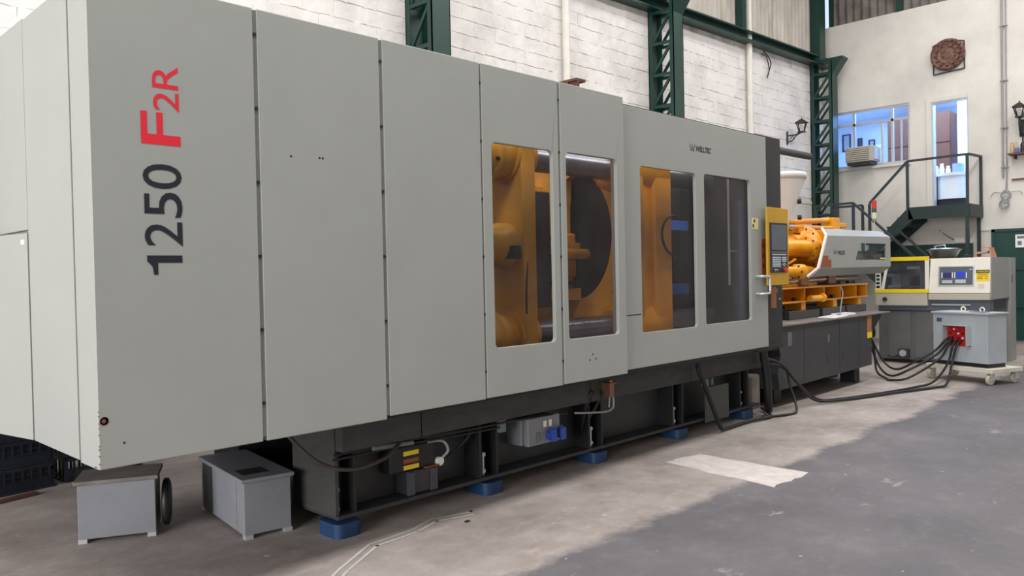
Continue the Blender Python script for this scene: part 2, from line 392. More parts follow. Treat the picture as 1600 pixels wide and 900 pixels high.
# corrugated cladding, one object per sheet
def corr_sheet(x0, x1, z0, z1, y, depth=.03, pitch=.177):
    vs = []; n = int((x1-x0)/pitch*6)
    for i in range(n+1):
        x = x0+(x1-x0)*i/n; yy = y-depth*math.sin(2*math.pi*x/pitch)
        vs += [(x, yy, z0), (x, yy, z1)]
    return vs, [(2*i, 2*i+2, 2*i+3, 2*i+1) for i in range(n)]
x = 9.6
while x < BW-.05:
    x1 = min(x+1.06, BW); vs, fs = corr_sheet(x, x1+.03 if x1 < BW else x1, girt_z(x)+.1, ZC, SW-.02-.006*(int(x) % 2))
    MB().add(vs, fs, True).build('corrugated_sheet', corr, wl); x = x1
g = MB()
for z0, z1, y0, y1 in ((.17, .2, SW-.22, SW-.0), (0, .03, SW-.22, SW), (.03, .17, SW-.08, SW-.05)):
    for xa, xb in ((XR, 10.5), (10.5, BW)):
        g.hexa([(xa, y0, girt_z(xa)+z0), (xa, y1, girt_z(xa)+z0), (xa, y1, girt_z(xa)+z1), (xa, y0, girt_z(xa)+z1)], [(xb, y0, girt_z(xb)+z0), (xb, y1, girt_z(xb)+z0), (xb, y1, girt_z(xb)+z1), (xb, y0, girt_z(xb)+z1)])
struct(g.build('trim_1', green, label='dark green steel girt along the top of the block wall'))
struct(MB().box(14.42, 14.56, SW-.2, SW-.06, 6.28, ZC).build('trim_2', green, label='dark green post on the girt between the corrugated sheets'))

# ---- far end wall: plaster with window, door and green gates
W_ = (5.955, 7.71, 3.87, 5.175)        # window y0 y1 z0 z1
D_ = (4.81, 5.51, 2.86, 5.09)          # office door opening
G_ = (1.6, 4.396, 0.0, 2.32)           # green gate
K_ = (4.74, 6.4, 0.0, 2.05)            # low green gate under the landing
b = MB(); b.plate(rect(YR, SW, 0, 7.19), [rect(*W_), rect(*D_)], BW, BW+.16, 'yz')
wb = struct(b.build('wall_back', plaster))
x = None; yy = YR
while yy < 7.70:
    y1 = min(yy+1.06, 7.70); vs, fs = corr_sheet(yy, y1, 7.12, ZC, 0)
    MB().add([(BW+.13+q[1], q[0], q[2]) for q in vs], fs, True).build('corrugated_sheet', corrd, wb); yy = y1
struct(MB().box(BW-.02, BW+.1, 6.08, 6.2, 7.2, ZC).build('trim_3', green))
struct(MB().box(BW+.02, BW+.12, 7.62, 7.70, 7.19, ZC).build('trim_4', green))
tr = struct(MB().box(BW-.06, BW, K_[0], 6.4, 2.06, 2.13).box(BW-.03, BW, 4.396, 5.9, 2.30, 2.335).build('trim_5', plaster, label='white plaster ledges above the low green gate'))
MB().box(XR, BW+.2, YR, SW+.3, ZC, ZC+.1).build('ceiling', roofm)['kind'] = 'structure'
struct(MB().box(XR, BW+.2, YR-.15, YR, 0, ZC).build('wall_right', plaster))
b = MB(); b.plate(rect(YR, SW, 0, ZC), [rect(-2.6, 5.6, .02, 5.7)], XR-.15, XR, 'yz'); struct(b.build('wall_front', plaster))
struct(MB().box(XR-14, XR, YR-4, SW+4, -.12, -.02).build('trim_6', conc, label='concrete yard outside the open gate'))

# window: aluminium frame, panes
win = struct(MB().plate(rect(W_[0], W_[1], W_[2], W_[3]), [rect(W_[0]+.04, W_[1]-.04, W_[2]+.06, W_[3]-.05)], BW+.02, BW+.1, 'yz').build('window_1', alu))
for y in (6.33, 7.16): MB().box(BW+.03, BW+.09, y-.025, y+.025, W_[2]+.05, W_[3]-.04).build('mullion', alu, win)
MB().box(BW+.03, BW+.09, W_[0]+.03, W_[1]-.03, 4.83, 4.88).build('transom', alu, win)
MB().box(BW+.035, BW+.08, 6.13, 6.16, 3.93, 4.83).build('sliding_stile', alu, win)
MB().box(BW+.035, BW+.08, 6.53, 6.57, 3.93, 4.83).build('sliding_stile', alu, win)
MB().box(BW-.07, BW+.02, W_[0]-.02, W_[1]+.03, W_[2]-.05, W_[2]).build('sill', plaster, win)
for y0, y1 in ((5.99, 6.31), (6.35, 7.14), (7.18, 7.67)):
    MB().box(BW+.055, BW+.06, y0, y1, 4.88, 5.13).build('pane', wing, win)
for y0, y1 in ((5.99, 6.13), (6.16, 6.31), (6.35, 6.53), (7.18, 7.67)):
    MB().box(BW+.055, BW+.06, y0, y1, 3.93, 4.83).build('pane', wing, win)
MB().box(BW+.055, BW+.06, 6.57, 7.14, 4.36, 4.83).build('pane', wing, win)
# office door opening: white jambs and lintel, no leaf in view
b = MB(); b.plate(rect(D_[0], D_[1]+.0, D_[2], D_[3]), [rect(D_[0]+.02, D_[1]-.03, D_[2]-.0+.001, D_[3]-.03)], BW-.012, BW+.17, 'yz')
dr = struct(b.build('door_1', alu))
MB().box(BW-.03, BW, D_[1]+.0, D_[1]+.1, D_[2], D_[3]+.09).box(BW-.03, BW, D_[0], D_[1], D_[3]+.0, D_[3]+.09).build('architrave', plaster, dr)
# green gate with welded frame, notice and light under it
b = MB(); b.box(BW-.03, BW-.01, G_[0], G_[1], .06, G_[3])
g2 = struct(b.build('door_2', dgreen))
for z in (.06, .72, 1.48, 2.26): MB().box(BW-.06, BW-.03, G_[0], G_[1], z, z+.05).build('gate_rail', dgreen, g2)
for y in (G_[1]-.06, G_[1]-1.0, G_[0]): MB().box(BW-.06, BW-.03, y, y+.06, .06, G_[3]).build('gate_stile', dgreen, g2)
nt_ = MB().box(BW-.07, BW-.064, 3.62, 3.97, 1.93, 2.19).build('notice', paper, g2, label='white printed notice sheet')
for z, z1, y0, y1 in ((2.11, 2.16, 3.66, 3.94), (1.98, 2.06, 3.86, 3.93)): MB().box(BW-.0725, BW-.07, y0, y1, z, z1).build('print', logo_g, nt_)
g3 = struct(MB().box(BW-.04, BW-.005, K_[0], K_[1], .02, K_[3]).build('door_3', dgreen))
for y in (5.02, 5.3, 5.58, 5.86, 6.14): MB().box(BW-.055, BW-.04, y, y+.02, .02, K_[3]).build('gate_seam', dgreen, g3)

# office behind the wall
b = MB(); b.box(BW+.16, 22.3, 3.6, 9.3, 2.72, 2.82); of = struct(b.build('trim_7', offw, label='office floor behind the far wall'))
struct(MB().box(BW+.16, 22.3, 3.6, 9.3, 5.58, 5.66).build('trim_8', offw, label='office ceiling'))
struct(MB().box(22.2, 22.3, 3.6, 9.3, 2.8, 5.6).build('trim_9', offw, label='far office wall'))
struct(MB().box(BW+.16, 22.3, 9.2, 9.3, 2.8, 5.6).box(BW+.16, 22.3, 3.6, 3.7, 2.8, 5.6).build('trim_10', offw, label='office side walls'))
struct(MB().box(20.6, 21.4, 5.05, 5.55, 2.82, 5.58).build('trim_11', offw, label='white pier inside the office'))
cb = thing('office_cupboard', 'tall brown cupboard seen through the office doorway and window', 'cupboard', (21.3, 6.5, 2.82))
MB().box(21.08, 21.6, 5.83, 7.27, 2.82, 5.30).build('carcass', cupb, cb)
for k in range(4):
    for z0, z1 in ((2.9, 4.55), (4.58, 5.28)):
        MB().box(21.05, 21.08, 5.84+k*.357, 6.19+k*.357, z0, z1).build('door', cupb, cb)
ct = thing('reception_counter', 'curved white topped counter with black base inside the office doorway', 'counter', (19.3, 5.3, 2.82))
arc = [(19.35+.45*math.cos(math.radians(a)), 5.3+.45*math.sin(math.radians(a))) for a in range(95, 270, 12)]
b = MB(); b.plate(arc+[(20.0, 4.85), (20.0, 5.75)], [], 3.54, 3.60, 'xy'); b.build('countertop', white, ct)
b = MB(); arc2 = [(19.4+.4*math.cos(math.radians(a)), 5.3+.4*math.sin(math.radians(a))) for a in range(130, 265, 12)]
b.plate(arc2+[(19.8, 4.92), (19.8, 5.6)], [], 3.05, 3.54, 'xy'); b.build('front_panel', white, ct)
MB().box(19.12, 19.95, 4.86, 5.72, 2.82, 3.05).build('plinth', black, ct); MB().box(19.0, 19.9, 5.56, 5.74, 2.82, 3.54).build('end_panel', black, ct)
for i, (x, y, h) in enumerate(((19.25, 5.62, .2), (19.22, 5.5, .24), (19.32, 5.4, .19))):
    o = MB().lathe((x, y, 3.6), [(.045, 0), (.05, h*.1), (.052, h*.55), (.035, h*.8), (.04, h)], 12).build('white_jar', white)
    tag(o, ['white jar on the office counter, nearest the left jamb', 'tallest white jar in the middle of the office counter', 'white jar on the office counter, rightmost of the three'][i], 'jar', 'jars on the office counter')
o = MB().box(19.25, 19.5, 5.13, 5.3, 3.6, 3.82).build('cash_box', M('pale_blue_plastic', (150, 176, 214), .5)); tag(o, 'pale blue grey box on the office counter beside the white jars', 'box')
for i, (y0, y1, z0, z1, t_) in enumerate(((8.62, 8.84, 4.78, 5.25, 'large framed picture on the office wall behind the lattice column'), (8.31, 8.43, 4.8, 5.1, 'small dark blue framed picture on the office wall above the air conditioner'), (7.98, 8.14, 4.78, 5.02, 'small framed picture on the office wall right of the blue one'))):
    pc = thing('framed_picture', t_, 'picture', (22.19, (y0+y1)/2, z0), 'pictures on the office wall')
    b = MB(); b.plate(rect(y0, y1, z0, z1), [rect(y0+.03, y1-.03, z0+.03, z1-.03)], 22.16, 22.2, 'yz'); b.build('frame', black, pc)
    MB().box(22.18, 22.195, y0+.03, y1-.03, z0+.03, z1-.03).build('print', bluetxt if i == 1 else alu, pc)

# window air conditioner
ac = thing('air_conditioner', 'beige window air conditioner sticking out below the glass', 'air conditioner', (18.45, 6.98, 3.95))
MB().box(18.25, 18.95, 6.62, 7.22, 3.96, 4.30).build('casing', beige, ac, bevel=.012)
MB().box(18.238, 18.25, 6.70, 7.19, 3.99, 4.27).build('grille', conc, ac)
for k in range(6): MB().box(18.226, 18.24, 6.71, 7.18, 4.01+k*.043, 4.026+k*.043).build('slat', beige, ac)
MB().box(18.3, 18.7, 6.60, 6.62, 4.0, 4.26).build('side_louvre', alu, ac)
MB().box(18.24, 18.62, 6.66, 7.18, 3.9, 3.96).build('bracket', iron, ac)
# round relief plaque with a bent square rod frame behind it
pl = thing('round_plaque', 'round copper relief plaque hanging high on the far wall', 'plaque', (BW-.05, 5.165, 5.68))
b = MB(); b.lathe((BW-.10, 5.165, 6.035), [(.0, .0), (.08, -.012), (.1, 0), (.17, .004), (.185, -.014), (.2, .004), (.255, .006), (.27, -.016), (.325, -.012), (.335, .03), (.0, .035)], 40, 'x'); b.build('disc', bronze, pl)
for n_, rr, s_ in ((20, .295, .022), (12, .222, .022)):
    for k in range(n_):
        a = 2*math.pi*k/n_; MB().box(BW-.135, BW-.095, 5.165+rr*math.cos(a)-s_, 5.165+rr*math.cos(a)+s_, 6.035+rr*math.sin(a)-s_*.7, 6.035+rr*math.sin(a)+s_*.7).build('relief_boss', bronze, pl)
b = MB(); q = [(5.46, 6.27), (5.45, 5.665), (4.86, 5.70), (4.862, 6.27)]
for p0, p1 in zip(q[:-1], q[1:]): b.bar((BW-.03, *p0), (BW-.03, *p1), .022, .022)
b.bar((BW-.03, 4.862, 6.27), (BW-.03, 4.98, 6.3), .022, .022); b.bar((BW-.03, 5.46, 6.27), (BW-.03, 5.38, 6.3), .02, .02); b.build('rod_frame', iron, pl)
# conduits, coiled cable, rod, shelf, bottles on the far wall
for i, y in enumerate((4.18, 4.115)):
    cd = thing('wall_conduit', ['grey vertical conduit on the far wall, the thicker left one', 'thin grey conduit running down just right of the thicker one'][i], 'conduit', (BW-.02, y, 3.0), 'conduits on the far wall')
    MB().tube((BW-.03, y, 3.12 if i else 3.35), (BW-.03, y-.01*i, ZC), .018-.006*i, 10).build('pipe', conduit_m, cd)
    for z in (3.55, 4.35, 5.3, 6.4): MB().box(BW-.055, BW, y-.035, y+.035, z, z+.02).build('clip', conduit_m, cd)
b = MB()
for k, (r_, zz, yy) in enumerate(((.085, 3.0, 4.13), (.075, 2.985, 4.14), (.07, 2.83, 4.15), (.085, 2.81, 4.155), (.06, 2.9, 4.13))):
    pts = [(BW-.05-.012*k, yy+r_*math.cos(a), zz+1.1*r_*math.sin(a)) for a in [2*math.pi*i/12 for i in range(13)]]
    b.path(pts, .011, 6, 2)
b.path([(BW-.03, 4.12, 3.3), (BW-.05, 4.125, 3.12), (BW-.06, 4.13, 3.05)], .012, 6)
b.path([(BW-.05, 4.2, 3.05), (BW-.03, 4.34, 3.07), (BW-.03, 4.41, 2.98)], .006, 6); b.path([(BW-.05, 4.06, 3.05), (BW-.03, 3.9, 3.06), (BW-.03, 3.84, 3.0)], .006, 6)
tag(b.build('cable_coil', conduit_m), 'grey cable wound into a coil at the foot of the conduits', 'cable')
tag(MB().box(BW-.04, BW, 3.72, 4.03, 3.285, 3.315).build('wall_batten', timber), 'short dark wooden batten on the far wall below the shelf', 'batten')
sh = thing('wall_shelf', 'short dark wooden shelf on the far wall at the right edge', 'shelf', (BW-.12, 3.8, 3.8))
MB().box(BW-.24, BW, 3.45, 4.05, 3.775, 3.81).build('board', timber, sh)
for y in (3.95, 3.6): MB().box(BW-.2, BW, y-.012, y+.012, 3.7, 3.775).build('bracket', iron, sh)
amber = M('amber_jar', (190, 160, 118), .3); dkb = M('dark_bottle', (44, 38, 44), .25); bluec = M('blue_can', (80, 104, 176), .4)
for nm, y, m_, prof, t_ in (('glass_jar', 4.0, amber, [(.03, 0), (.032, .02), (.032, .17), (.02, .19), (.024, .21), (.02, .22)], 'amber jar at the left end of the wall shelf'),
                       ('glass_jar', 3.93, amber, [(.03, 0), (.032, .02), (.032, .17), (.02, .19), (.024, .21), (.02, .22)], 'amber jar on the wall shelf, behind the blue can'),
                       ('blue_can', 3.9, bluec, [(.034, 0), (.036, .01), (.036, .09), (.033, .1)], 'small blue can on the wall shelf'),
                       ('dark_bottle', 3.81, dkb, [(.042, 0), (.045, .02), (.045, .16), (.016, .22), (.016, .31), (.02, .32)], 'tall dark bottle standing on the wall shelf')):
    o = MB().lathe((BW-.12 if y != 3.9 else BW-.18, y, 3.81), prof, 14).build(nm, m_); tag(o, t_, 'bottle' if 'bottle' in nm else ('can' if 'can' in nm else 'jar'))
# wrought-iron lanterns
def lantern(loc, out, label, under, reach=.55, lift=.12, s=1.0):
    """out: unit vector away from the wall"""
    L_ = thing('wall_lantern', label, 'lantern', loc, 'wrought iron wall lanterns'); p = Vector(loc); o = Vector(out); s_ = o.cross(Vector((0, 0, 1)))
    MB().bar(p+Vector((0, 0, -.14)), p+Vector((0, 0, .14)), .09, .03, o).build('wall_plate', iron, L_)
    h = p+o*reach; h.z += lift
    if under:
        h = p+o*.22; h.z += .17
        b = MB(); b.path([p+Vector((0, 0, -.05)), p+o*.08+Vector((0, 0, -.12)), p+o*.2+Vector((0, 0, -.04)), h-Vector((0, 0, .0))], .022, 8); b.build('arm', iron, L_)
        b = MB(); b.hexa([p+s_*.07*i+Vector((0, 0, j)) for i, j in ((-1, .1), (1, .1), (.7, -.2), (-.7, -.2))], [p+o*.1+s_*.05*i+Vector((0, 0, j)) for i, j in ((-1, .06), (1, .06), (.6, -.14), (-.6, -.14))]); b.build('cast_bracket', iron, L_)
    else:
        b = MB(); b.path([p+Vector((0, 0, .05)), p+o*.6*reach+Vector((0, 0, .07)), h], .015, 6); b.path([p-Vector((0, 0, .09)), p+o*.3*reach-Vector((0, 0, .06)), p+o*.6*reach+Vector((0, 0, .04)), h], .011, 6)
        b.path([p+o*.06+Vector((0, 0, -.02)), p+o*.1+Vector((0, 0, .03)), p+o*.15+Vector((0, 0, -.01)), p+o*.1+Vector((0, 0, -.04))], .009, 6); b.build('scroll_arm', iron, L_)
    k = h
    b = MB()
    for sx, sy_ in ((-1, -1), (1, -1), (1, 1), (-1, 1)): b.bar(k+(o*.055*sx+s_*.055*sy_)*s, k+(o*.115*sx+s_*.115*sy_)*s+Vector((0, 0, .24*s)), .016, .016)
    b.box(k.x-.07, k.x+.07, k.y-.07, k.y+.07, k.z-.015, k.z+.01); b.build('cage', iron, L_)
    b = MB(); tz = k.z+.24*s
    b.hexa([(k.x+i*.15*s, k.y+j*.15*s, tz) for i, j in ((-1, -1), (1, -1), (1, 1), (-1, 1))], [(k.x+i*.02, k.y+j*.02, tz+.11*s) for i, j in ((-1, -1), (1, -1), (1, 1), (-1, 1))])
    b.tube((k.x, k.y, tz+.1*s), (k.x, k.y, tz+.15*s), .012, 8); b.build('roof', iron, L_)
    MB().lathe((k.x, k.y, k.z+.01), [(.02*s, 0), (.02*s, .05*s), (.045*s, .1*s), (.045*s, .13*s), (.02*s, .17*s)], 12).build('bulb', lampg, L_)
lantern((16.68, SW-.01, 4.44), (.55, -.835, 0), 'black wall lantern on a scroll arm on the block wall, left of the corner column', False, .30, .12, .8)
lantern((BW-.01, 3.84, 4.34), (-1, 0, 0), 'black wall lantern on the far wall at the right edge above the shelf', True, s=.8)
# white junction box with cable under the landing
jb = thing('junction_box', 'small white junction box on the wall under the stair landing', 'junction box', (BW-.04, 4.97, 2.13))
MB().box(BW-.1, BW, 4.88, 5.07, 2.07, 2.18).build('box', white, jb, bevel=.006); MB().path([(BW-.02, 5.07, 2.12), (BW-.02, 5.25, 2.24), (BW-.02, 5.38, 2.36)], .008, 6).build('cable', iron, jb)

# ---- green lattice columns along the block wall
def column(xc, label, ztop=6.24, zabove=ZC):
    c = thing('lattice_column', label, 'column', (xc, 7.6, 0), 'green lattice columns'); w2 = .15
    for y0, y1 in ((7.34, 7.42), (7.76, 7.84)):
        front = y0 < 7.5; b = MB(); b.box(xc-w2, xc+w2, y0 if front else y1-.014, y0+.014 if front else y1, 0, ztop)
        b.box(xc-w2, xc-w2+.014, y0, y1, 0, ztop); b.box(xc+w2-.014, xc+w2, y0, y1, 0, ztop); b.build('chord', green, c)
    n = int(ztop/.53)
    for k in range(n+1):
        z = ztop-.26-k*.53
        if z < .1: break
        for sx in (-1, 1):
            MB().bar((xc+sx*(w2-.03), 7.42, z), (xc+sx*(w2-.03), 7.76, z), .05, .05).build('batten', green, c)
            if z-.53 > 0: MB().bar((xc+sx*(w2-.03), 7.76, z-.5), (xc+sx*(w2-.03), 7.42, z-.05), .03, .045).build('diagonal', green, c)
    b = MB(); b.box(xc-w2, xc+w2, 7.1, 7.84, ztop, ztop+.06)
    b.hexa([(xc-w2, 7.12, ztop), (xc-w2, 7.36, ztop), (xc-w2, 7.36, ztop-.34)], [(xc+w2, 7.12, ztop), (xc+w2, 7.36, ztop), (xc+w2, 7.36, ztop-.34)]); b.build('cap_bracket', green, c)
    MB().box(xc-w2, xc+w2, 7.6, 7.84, ztop+.06, zabove).build('upper_post', green, c)
column(6.38, 'green lattice steel column nearest the camera, above the first cover panels')
column(11.62, 'green lattice steel column in the middle, rising behind the sliding door')
column(18.02, 'green lattice steel column in the far corner beside the office window')
for i, x in enumerate((9.22, 14.9)):
    o = MB().tube((x, SW-.08, 0), (x, SW-.08, ZC), .055, 14).build('downpipe', pipe_w)
    tag(o, ['white downpipe on the block wall between the nearest and the middle green column', 'white downpipe on the block wall right of the middle green column'][i], 'pipe', 'white downpipes')
b = MB(); b.path([(15.6, SW-.03, 6.12), (15.85, SW-.06, 5.95), (15.8, SW-.04, 5.72), (15.75, SW-.03, 5.6)], .012, 6); b.path([(15.5, SW-.03, 6.05), (15.7, SW-.05, 6.0), (15.83, SW-.04, 5.75)], .01, 6)
tag(b.build('loose_wire', rubber), 'loose black wire dangling from the green girt on the block wall', 'wire')

# ---- staircase on the far wall
st = thing('staircase', 'dark green steel staircase and landing up to the office door', 'staircase', (17.6, 6.0, 0))
X0, X1 = 17.66, 18.58
MB().box(X0, X1, 4.56, 5.68, 2.78, 2.82).build('landing_deck', stairg, st)
MB().box(X0-.01, X0+.03, 4.56, 5.70, 2.57, 2.82).build('landing_fascia', stairg, st); MB().box(X0, X1, 4.545, 4.575, 2.57, 2.82).build('landing_fascia', stairg, st)
for x in (X0, X1-.05):
    b = MB(); b.hexa([(x-.01, 5.70, 2.82), (x-.01, 5.60, 2.57), (x-.01, 6.55, 1.72), (x-.01, 6.55, 1.95)], [(x+.03, 5.70, 2.82), (x+.03, 5.60, 2.57), (x+.03, 6.55, 1.72), (x+.03, 6.55, 1.95)]); b.build('stringer', stairg, st)
for k in range(4): MB().box(X0+.02, X1-.03, 5.68+k*.215, 5.93+k*.215, 2.58-k*.17, 2.62-k*.17).build('tread', stairg, st)
MB().box(16.85, X1, 6.53, 7.4, 1.9, 1.95).build('half_landing', stairg, st); MB().box(16.84, 16.87, 6.53, 7.4, 1.72, 1.95).build('half_landing_fascia', stairg, st)
for x in (16.86, 17.56):
    b = MB(); b.hexa([(x, 6.55, 1.95), (x, 6.55, 1.7), (x, 4.75, 0), (x, 4.5, 0)], [(x+.04, 6.55, 1.95), (x+.04, 6.55, 1.7), (x+.04, 4.75, 0), (x+.04, 4.5, 0)]); b.build('stringer', stairg, st)
for k in range(8): MB().box(16.9, 17.57, 6.3-k*.225, 6.53-k*.225, 1.7-k*.212, 1.74-k*.212).build('tread', stairg, st)
for x, y in ((X0+.03, 4.61), (X1-.08, 4.61), (16.88, 7.35), (16.88, 6.56), (X1-.1, 7.3)): MB().box(x-.03, x+.03, y-.03, y+.03, 0, 2.57 if y < 5 else 1.9).build('support_post', stairg, st)
def rail(pts, t=.045):
    for a, b_ in zip(pts[:-1], pts[1:]): MB().bar(a, b_, t, t).build('handrail', railg, st)
def post(x, y, z0, z1): MB().box(x-.025, x+.025, y-.025, y+.025, z0, z1).build('baluster', railg, st)
rail([(X0+.02, 6.49, 2.97), (X0+.02, 5.717, 3.783), (X0+.02, 4.575, 3.80), (X1, 4.575, 3.83)])
for x, y, z0, z1 in ((X0+.02, 6.49, 1.9, 2.96), (X0+.02, 5.717, 2.7, 3.78), (X0+.02, 4.6, 2.8, 3.8), (X1-.03, 4.575, 2.8, 3.83)): post(x, y, z0, z1)
rail([(16.9, 7.33, 2.93), (16.9, 6.535, 2.945), (16.9, 4.75, 1.19)]); rail([(17.58, 7.2, 2.93), (17.58, 6.6, 2.93)]); rail([(17.6, 5.85, 2.33), (17.6, 4.7, 1.17)], .04)
for x, y, z0, z1 in ((16.9, 7.33, 1.9, 2.93), (16.9, 6.535, 1.9, 2.94), (17.58, 6.6, 1.9, 2.93), (17.58, 7.2, 1.9, 2.93), (16.9, 4.75, .2, 1.19), (17.6, 4.72, .2, 1.17)): post(x, y, z0, z1)

# ---- stacked black plastic crates at the foot of the block wall
def crate(x, y, z, rot, wx=.62, wy=.42, h=.2, lattice=False, label='', open_=False):
    xf = Matrix.Translation((x, y, z)) @ Matrix.Rotation(rot, 4, 'Z')
    c = thing('plastic_crate', label, 'crate', (x, y, z), 'stacked plastic crates by the block wall')
    b = MB(xf); b.box(-wx/2, wx/2, -wy/2, wy/2, .004, .02)
    if lattice:
        n = 9
        for k in range(n+1):
            xx = -wx/2+wx*k/n; b.bar((xx, -wy/2+.01, .01), (xx, -wy/2+.01, h-.02), .014, .014); b.bar((xx, wy/2-.01, .01), (xx, wy/2-.01, h-.02), .014, .014)
        for k in range(7):
            yy = -wy/2+wy*k/6
            for sx in (-1, 1): b.bar((sx*(wx/2-.01), yy, .01), (sx*(wx/2-.01), yy, h-.02), .014, .014)
        for sx in (-1, 1):
            b.bar((sx*(wx/2-.005), -wy/2, .02), (sx*(wx/2-.005), wy/2, h*.5), .012, .012)
        b.bar((-wx/2, -wy/2+.005, h*.5), (wx/2, -wy/2+.005, h*.5), .014, .014)
    else:
        t = .012; b.box(-wx/2+.015, wx/2-.015, -wy/2+.015, -wy/2+.015+t, 0, h-.03); b.box(-wx/2+.015, wx/2-.015, wy/2-.015-t, wy/2-.015, 0, h-.03)
        b.box(-wx/2+.015, -wx/2+.015+t, -wy/2+.015, wy/2-.015, 0, h-.03); b.box(wx/2-.015-t, wx/2-.015, -wy/2+.015, wy/2-.015, 0, h-.03)
        for k in range(9): xx = -wx/2+.05+(wx-.1)*k/8; b.box(xx-.005, xx+.005, -wy/2, -wy/2+.015, h*.45, h-.03)
    b.build('walls', crate_m, c)
    for zz, tt in (((h-.03, .03),) if lattice else ((h-.03, .03), (h-.075, .012), (h-.11, .01))):
        b = MB(xf); e = .0 if zz > h-.05 else .006
        b.box(-wx/2+e, wx/2-e, -wy/2+e, -wy/2+.02, zz, zz+tt); b.box(-wx/2+e, wx/2-e, wy/2-.02, wy/2-e, zz, zz+tt); b.box(-wx/2+e, -wx/2+.02, -wy/2+e, wy/2-e, zz, zz+tt); b.box(wx/2-.02, wx/2-e, -wy/2+e, wy/2-e, zz, zz+tt); b.build('rim', crate_m, c)
ords = ['on the floor', 'second from the floor', 'third from the floor', 'topmost']
for k in range(4): crate(1.63, 7.19, k*.2+.0, .15, label='black ribbed crate of the left stack, '+ords[k])
for k in range(4): crate(2.33, 7.3, k*.2, .1, lattice=True, label='black lattice crate of the stack behind the small grey box, '+ords[k])
for k in range(4): crate(.93, 7.1, k*.2, .15, label='black ribbed crate of the stack at the left edge, '+ords[k])
tag(MB().bar((1.25, 6.72, .012), (1.78, 6.86, .012), .06, .024).build('timber_batten', timber), 'dark wooden batten lying on the floor in front of the left crate stack', 'batten')

# ================================================================== THE BIG MOULDING MACHINE (one thing, many parts)
mm = thing('injection_moulding_machine', 'long pale grey injection moulding machine with windowed doors, yellow platens and blue feet', 'machine', (5.0, 5.05, 0))
PY, ZB, ZT = 3.70, .80, 2.957
def P_(name, b, mat, **k): return b.build(name, mat, mm, **k)
# --- front cover panels
spans = [(1.205, 1.974), (1.998, 2.742), (2.768, 3.524), (3.541, 4.281), (4.306, 5.054)]
wins = {3: (3.622, 4.217, 1.124, 2.46), 4: (4.36, 4.957, 1.128, 2.465)}
panels = []
for i, (x0, x1) in enumerate(spans):
    b = MB(); z0 = ZB-.012 if i < 2 else ZB+.004*(i-1)
    b.plate(rect(x0, x1, z0, ZT), [rrect(*wins[i], .035)] if i in wins else [], PY, PY+.03)
    for xx in (x0, x1-.012): b.box(xx, xx+.012, PY+.0295, PY+.07, z0, ZT)
    b.box(x0, x1, PY+.03, PY+.07, ZT-.012, ZT); b.box(x0, x1, PY+.03, PY+.07, z0, z0+.012)
    p = P_('cover_panel', b, cover, bevel=.004, label='front cover panel with a window' if i in wins else None); panels.append(p)
    if i in wins:
        a = wins[i]; MB().plate(rrect(a[0]-.02, a[1]+.02, a[2]-.02, a[3]+.02, .04), [], PY+.032, PY+.037).build('window_pane', poly, p, label='tinted clear window pane')
for i in range(5):
    x0 = spans[i][1]; x1 = spans[i+1][0] if i < 4 else x0+.02
    if i < 4:
        s_ = P_('seam_strip', MB().box(x0-.0005, x1+.0005, PY+.010, PY+.017, ZB+.01, ZT-.006), seam)
        for k in range(6): MB().tube((x0+.012, PY+.004, .98+k*.37), (x0+.012, PY+.010, .98+k*.37), .009, 8).build('screw', black, s_)
# lettering on the first panel, read from bottom to top
def up(x0, x1, z0, z1): return lambda u, v: (x1-(x1-x0)*v, PY-.0015, z0+(z1-z0)*u)
printed_shape('letter', [[(.62, 0), (1, 0), (1, 1), (.70, 1), (.62, .9)], [(0, .70), (.62, .70), (.62, .9), (.70, 1), (.58, .93), (.40, .85), (0, .82)]], up(1.430, 1.590, 1.634, 1.722), navy, panels[0], label='dark navy printed character 1')
for ch, x0, x1, z0, z1, m_, bo in (('2', 1.422, 1.594, 1.765, 1.876, navy, .002), ('5', 1.424, 1.597, 1.897, 2.012, navy, .002), ('0', 1.420, 1.597, 2.027, 2.140, navy, .002),
                                    ('F', 1.418, 1.597, 2.228, 2.375, redl, .012), ('2', 1.476, 1.593, 2.386, 2.472, redl, .0), ('R', 1.474, 1.592, 2.488, 2.595, redl, .0)):
    lettering('letter', ch, up(x0, x1, z0, z1), m_, panels[0], bo, label=('red' if m_ is redl else 'dark navy')+' printed character '+ch)
for x, z, r_ in ((1.226, 1.0, .016), (1.308, .893, .008)): MB().tube((x, PY-.002, z), (x, PY+.002, z), r_*.6, 12).build('bolt_hole', rust if r_ > .01 else black, panels[0])
MB().lathe((1.228, PY-.001, 1.0), [(.017, 0), (.018, -.001), (.019, 0)], 18, 'y').build('paint_ring', rust, panels[0])
rr = random.Random(5)
for k in range(9):
    z = .81+k*.03+rr.uniform(-.01, .01); s_ = rr.uniform(.002, .004); MB().box(1.2035, 1.207, PY-.0015, PY+s_, z, z+s_*1.6).build('paint_chip', rust, panels[0])
for x, z in ((2.17, 2.237), (2.34, 2.243), (2.36, 2.243)): MB().tube((x, PY-.001, z), (x, PY+.002, z), .006, 8).build('paint_chip', black, panels[1])
for x, z in ((4.59, .96), (4.66, .965), (4.625, 1.0)): MB().tube((x, PY-.001, z), (x, PY+.002, z), .007, 8).build('bolt_hole', black, panels[4])
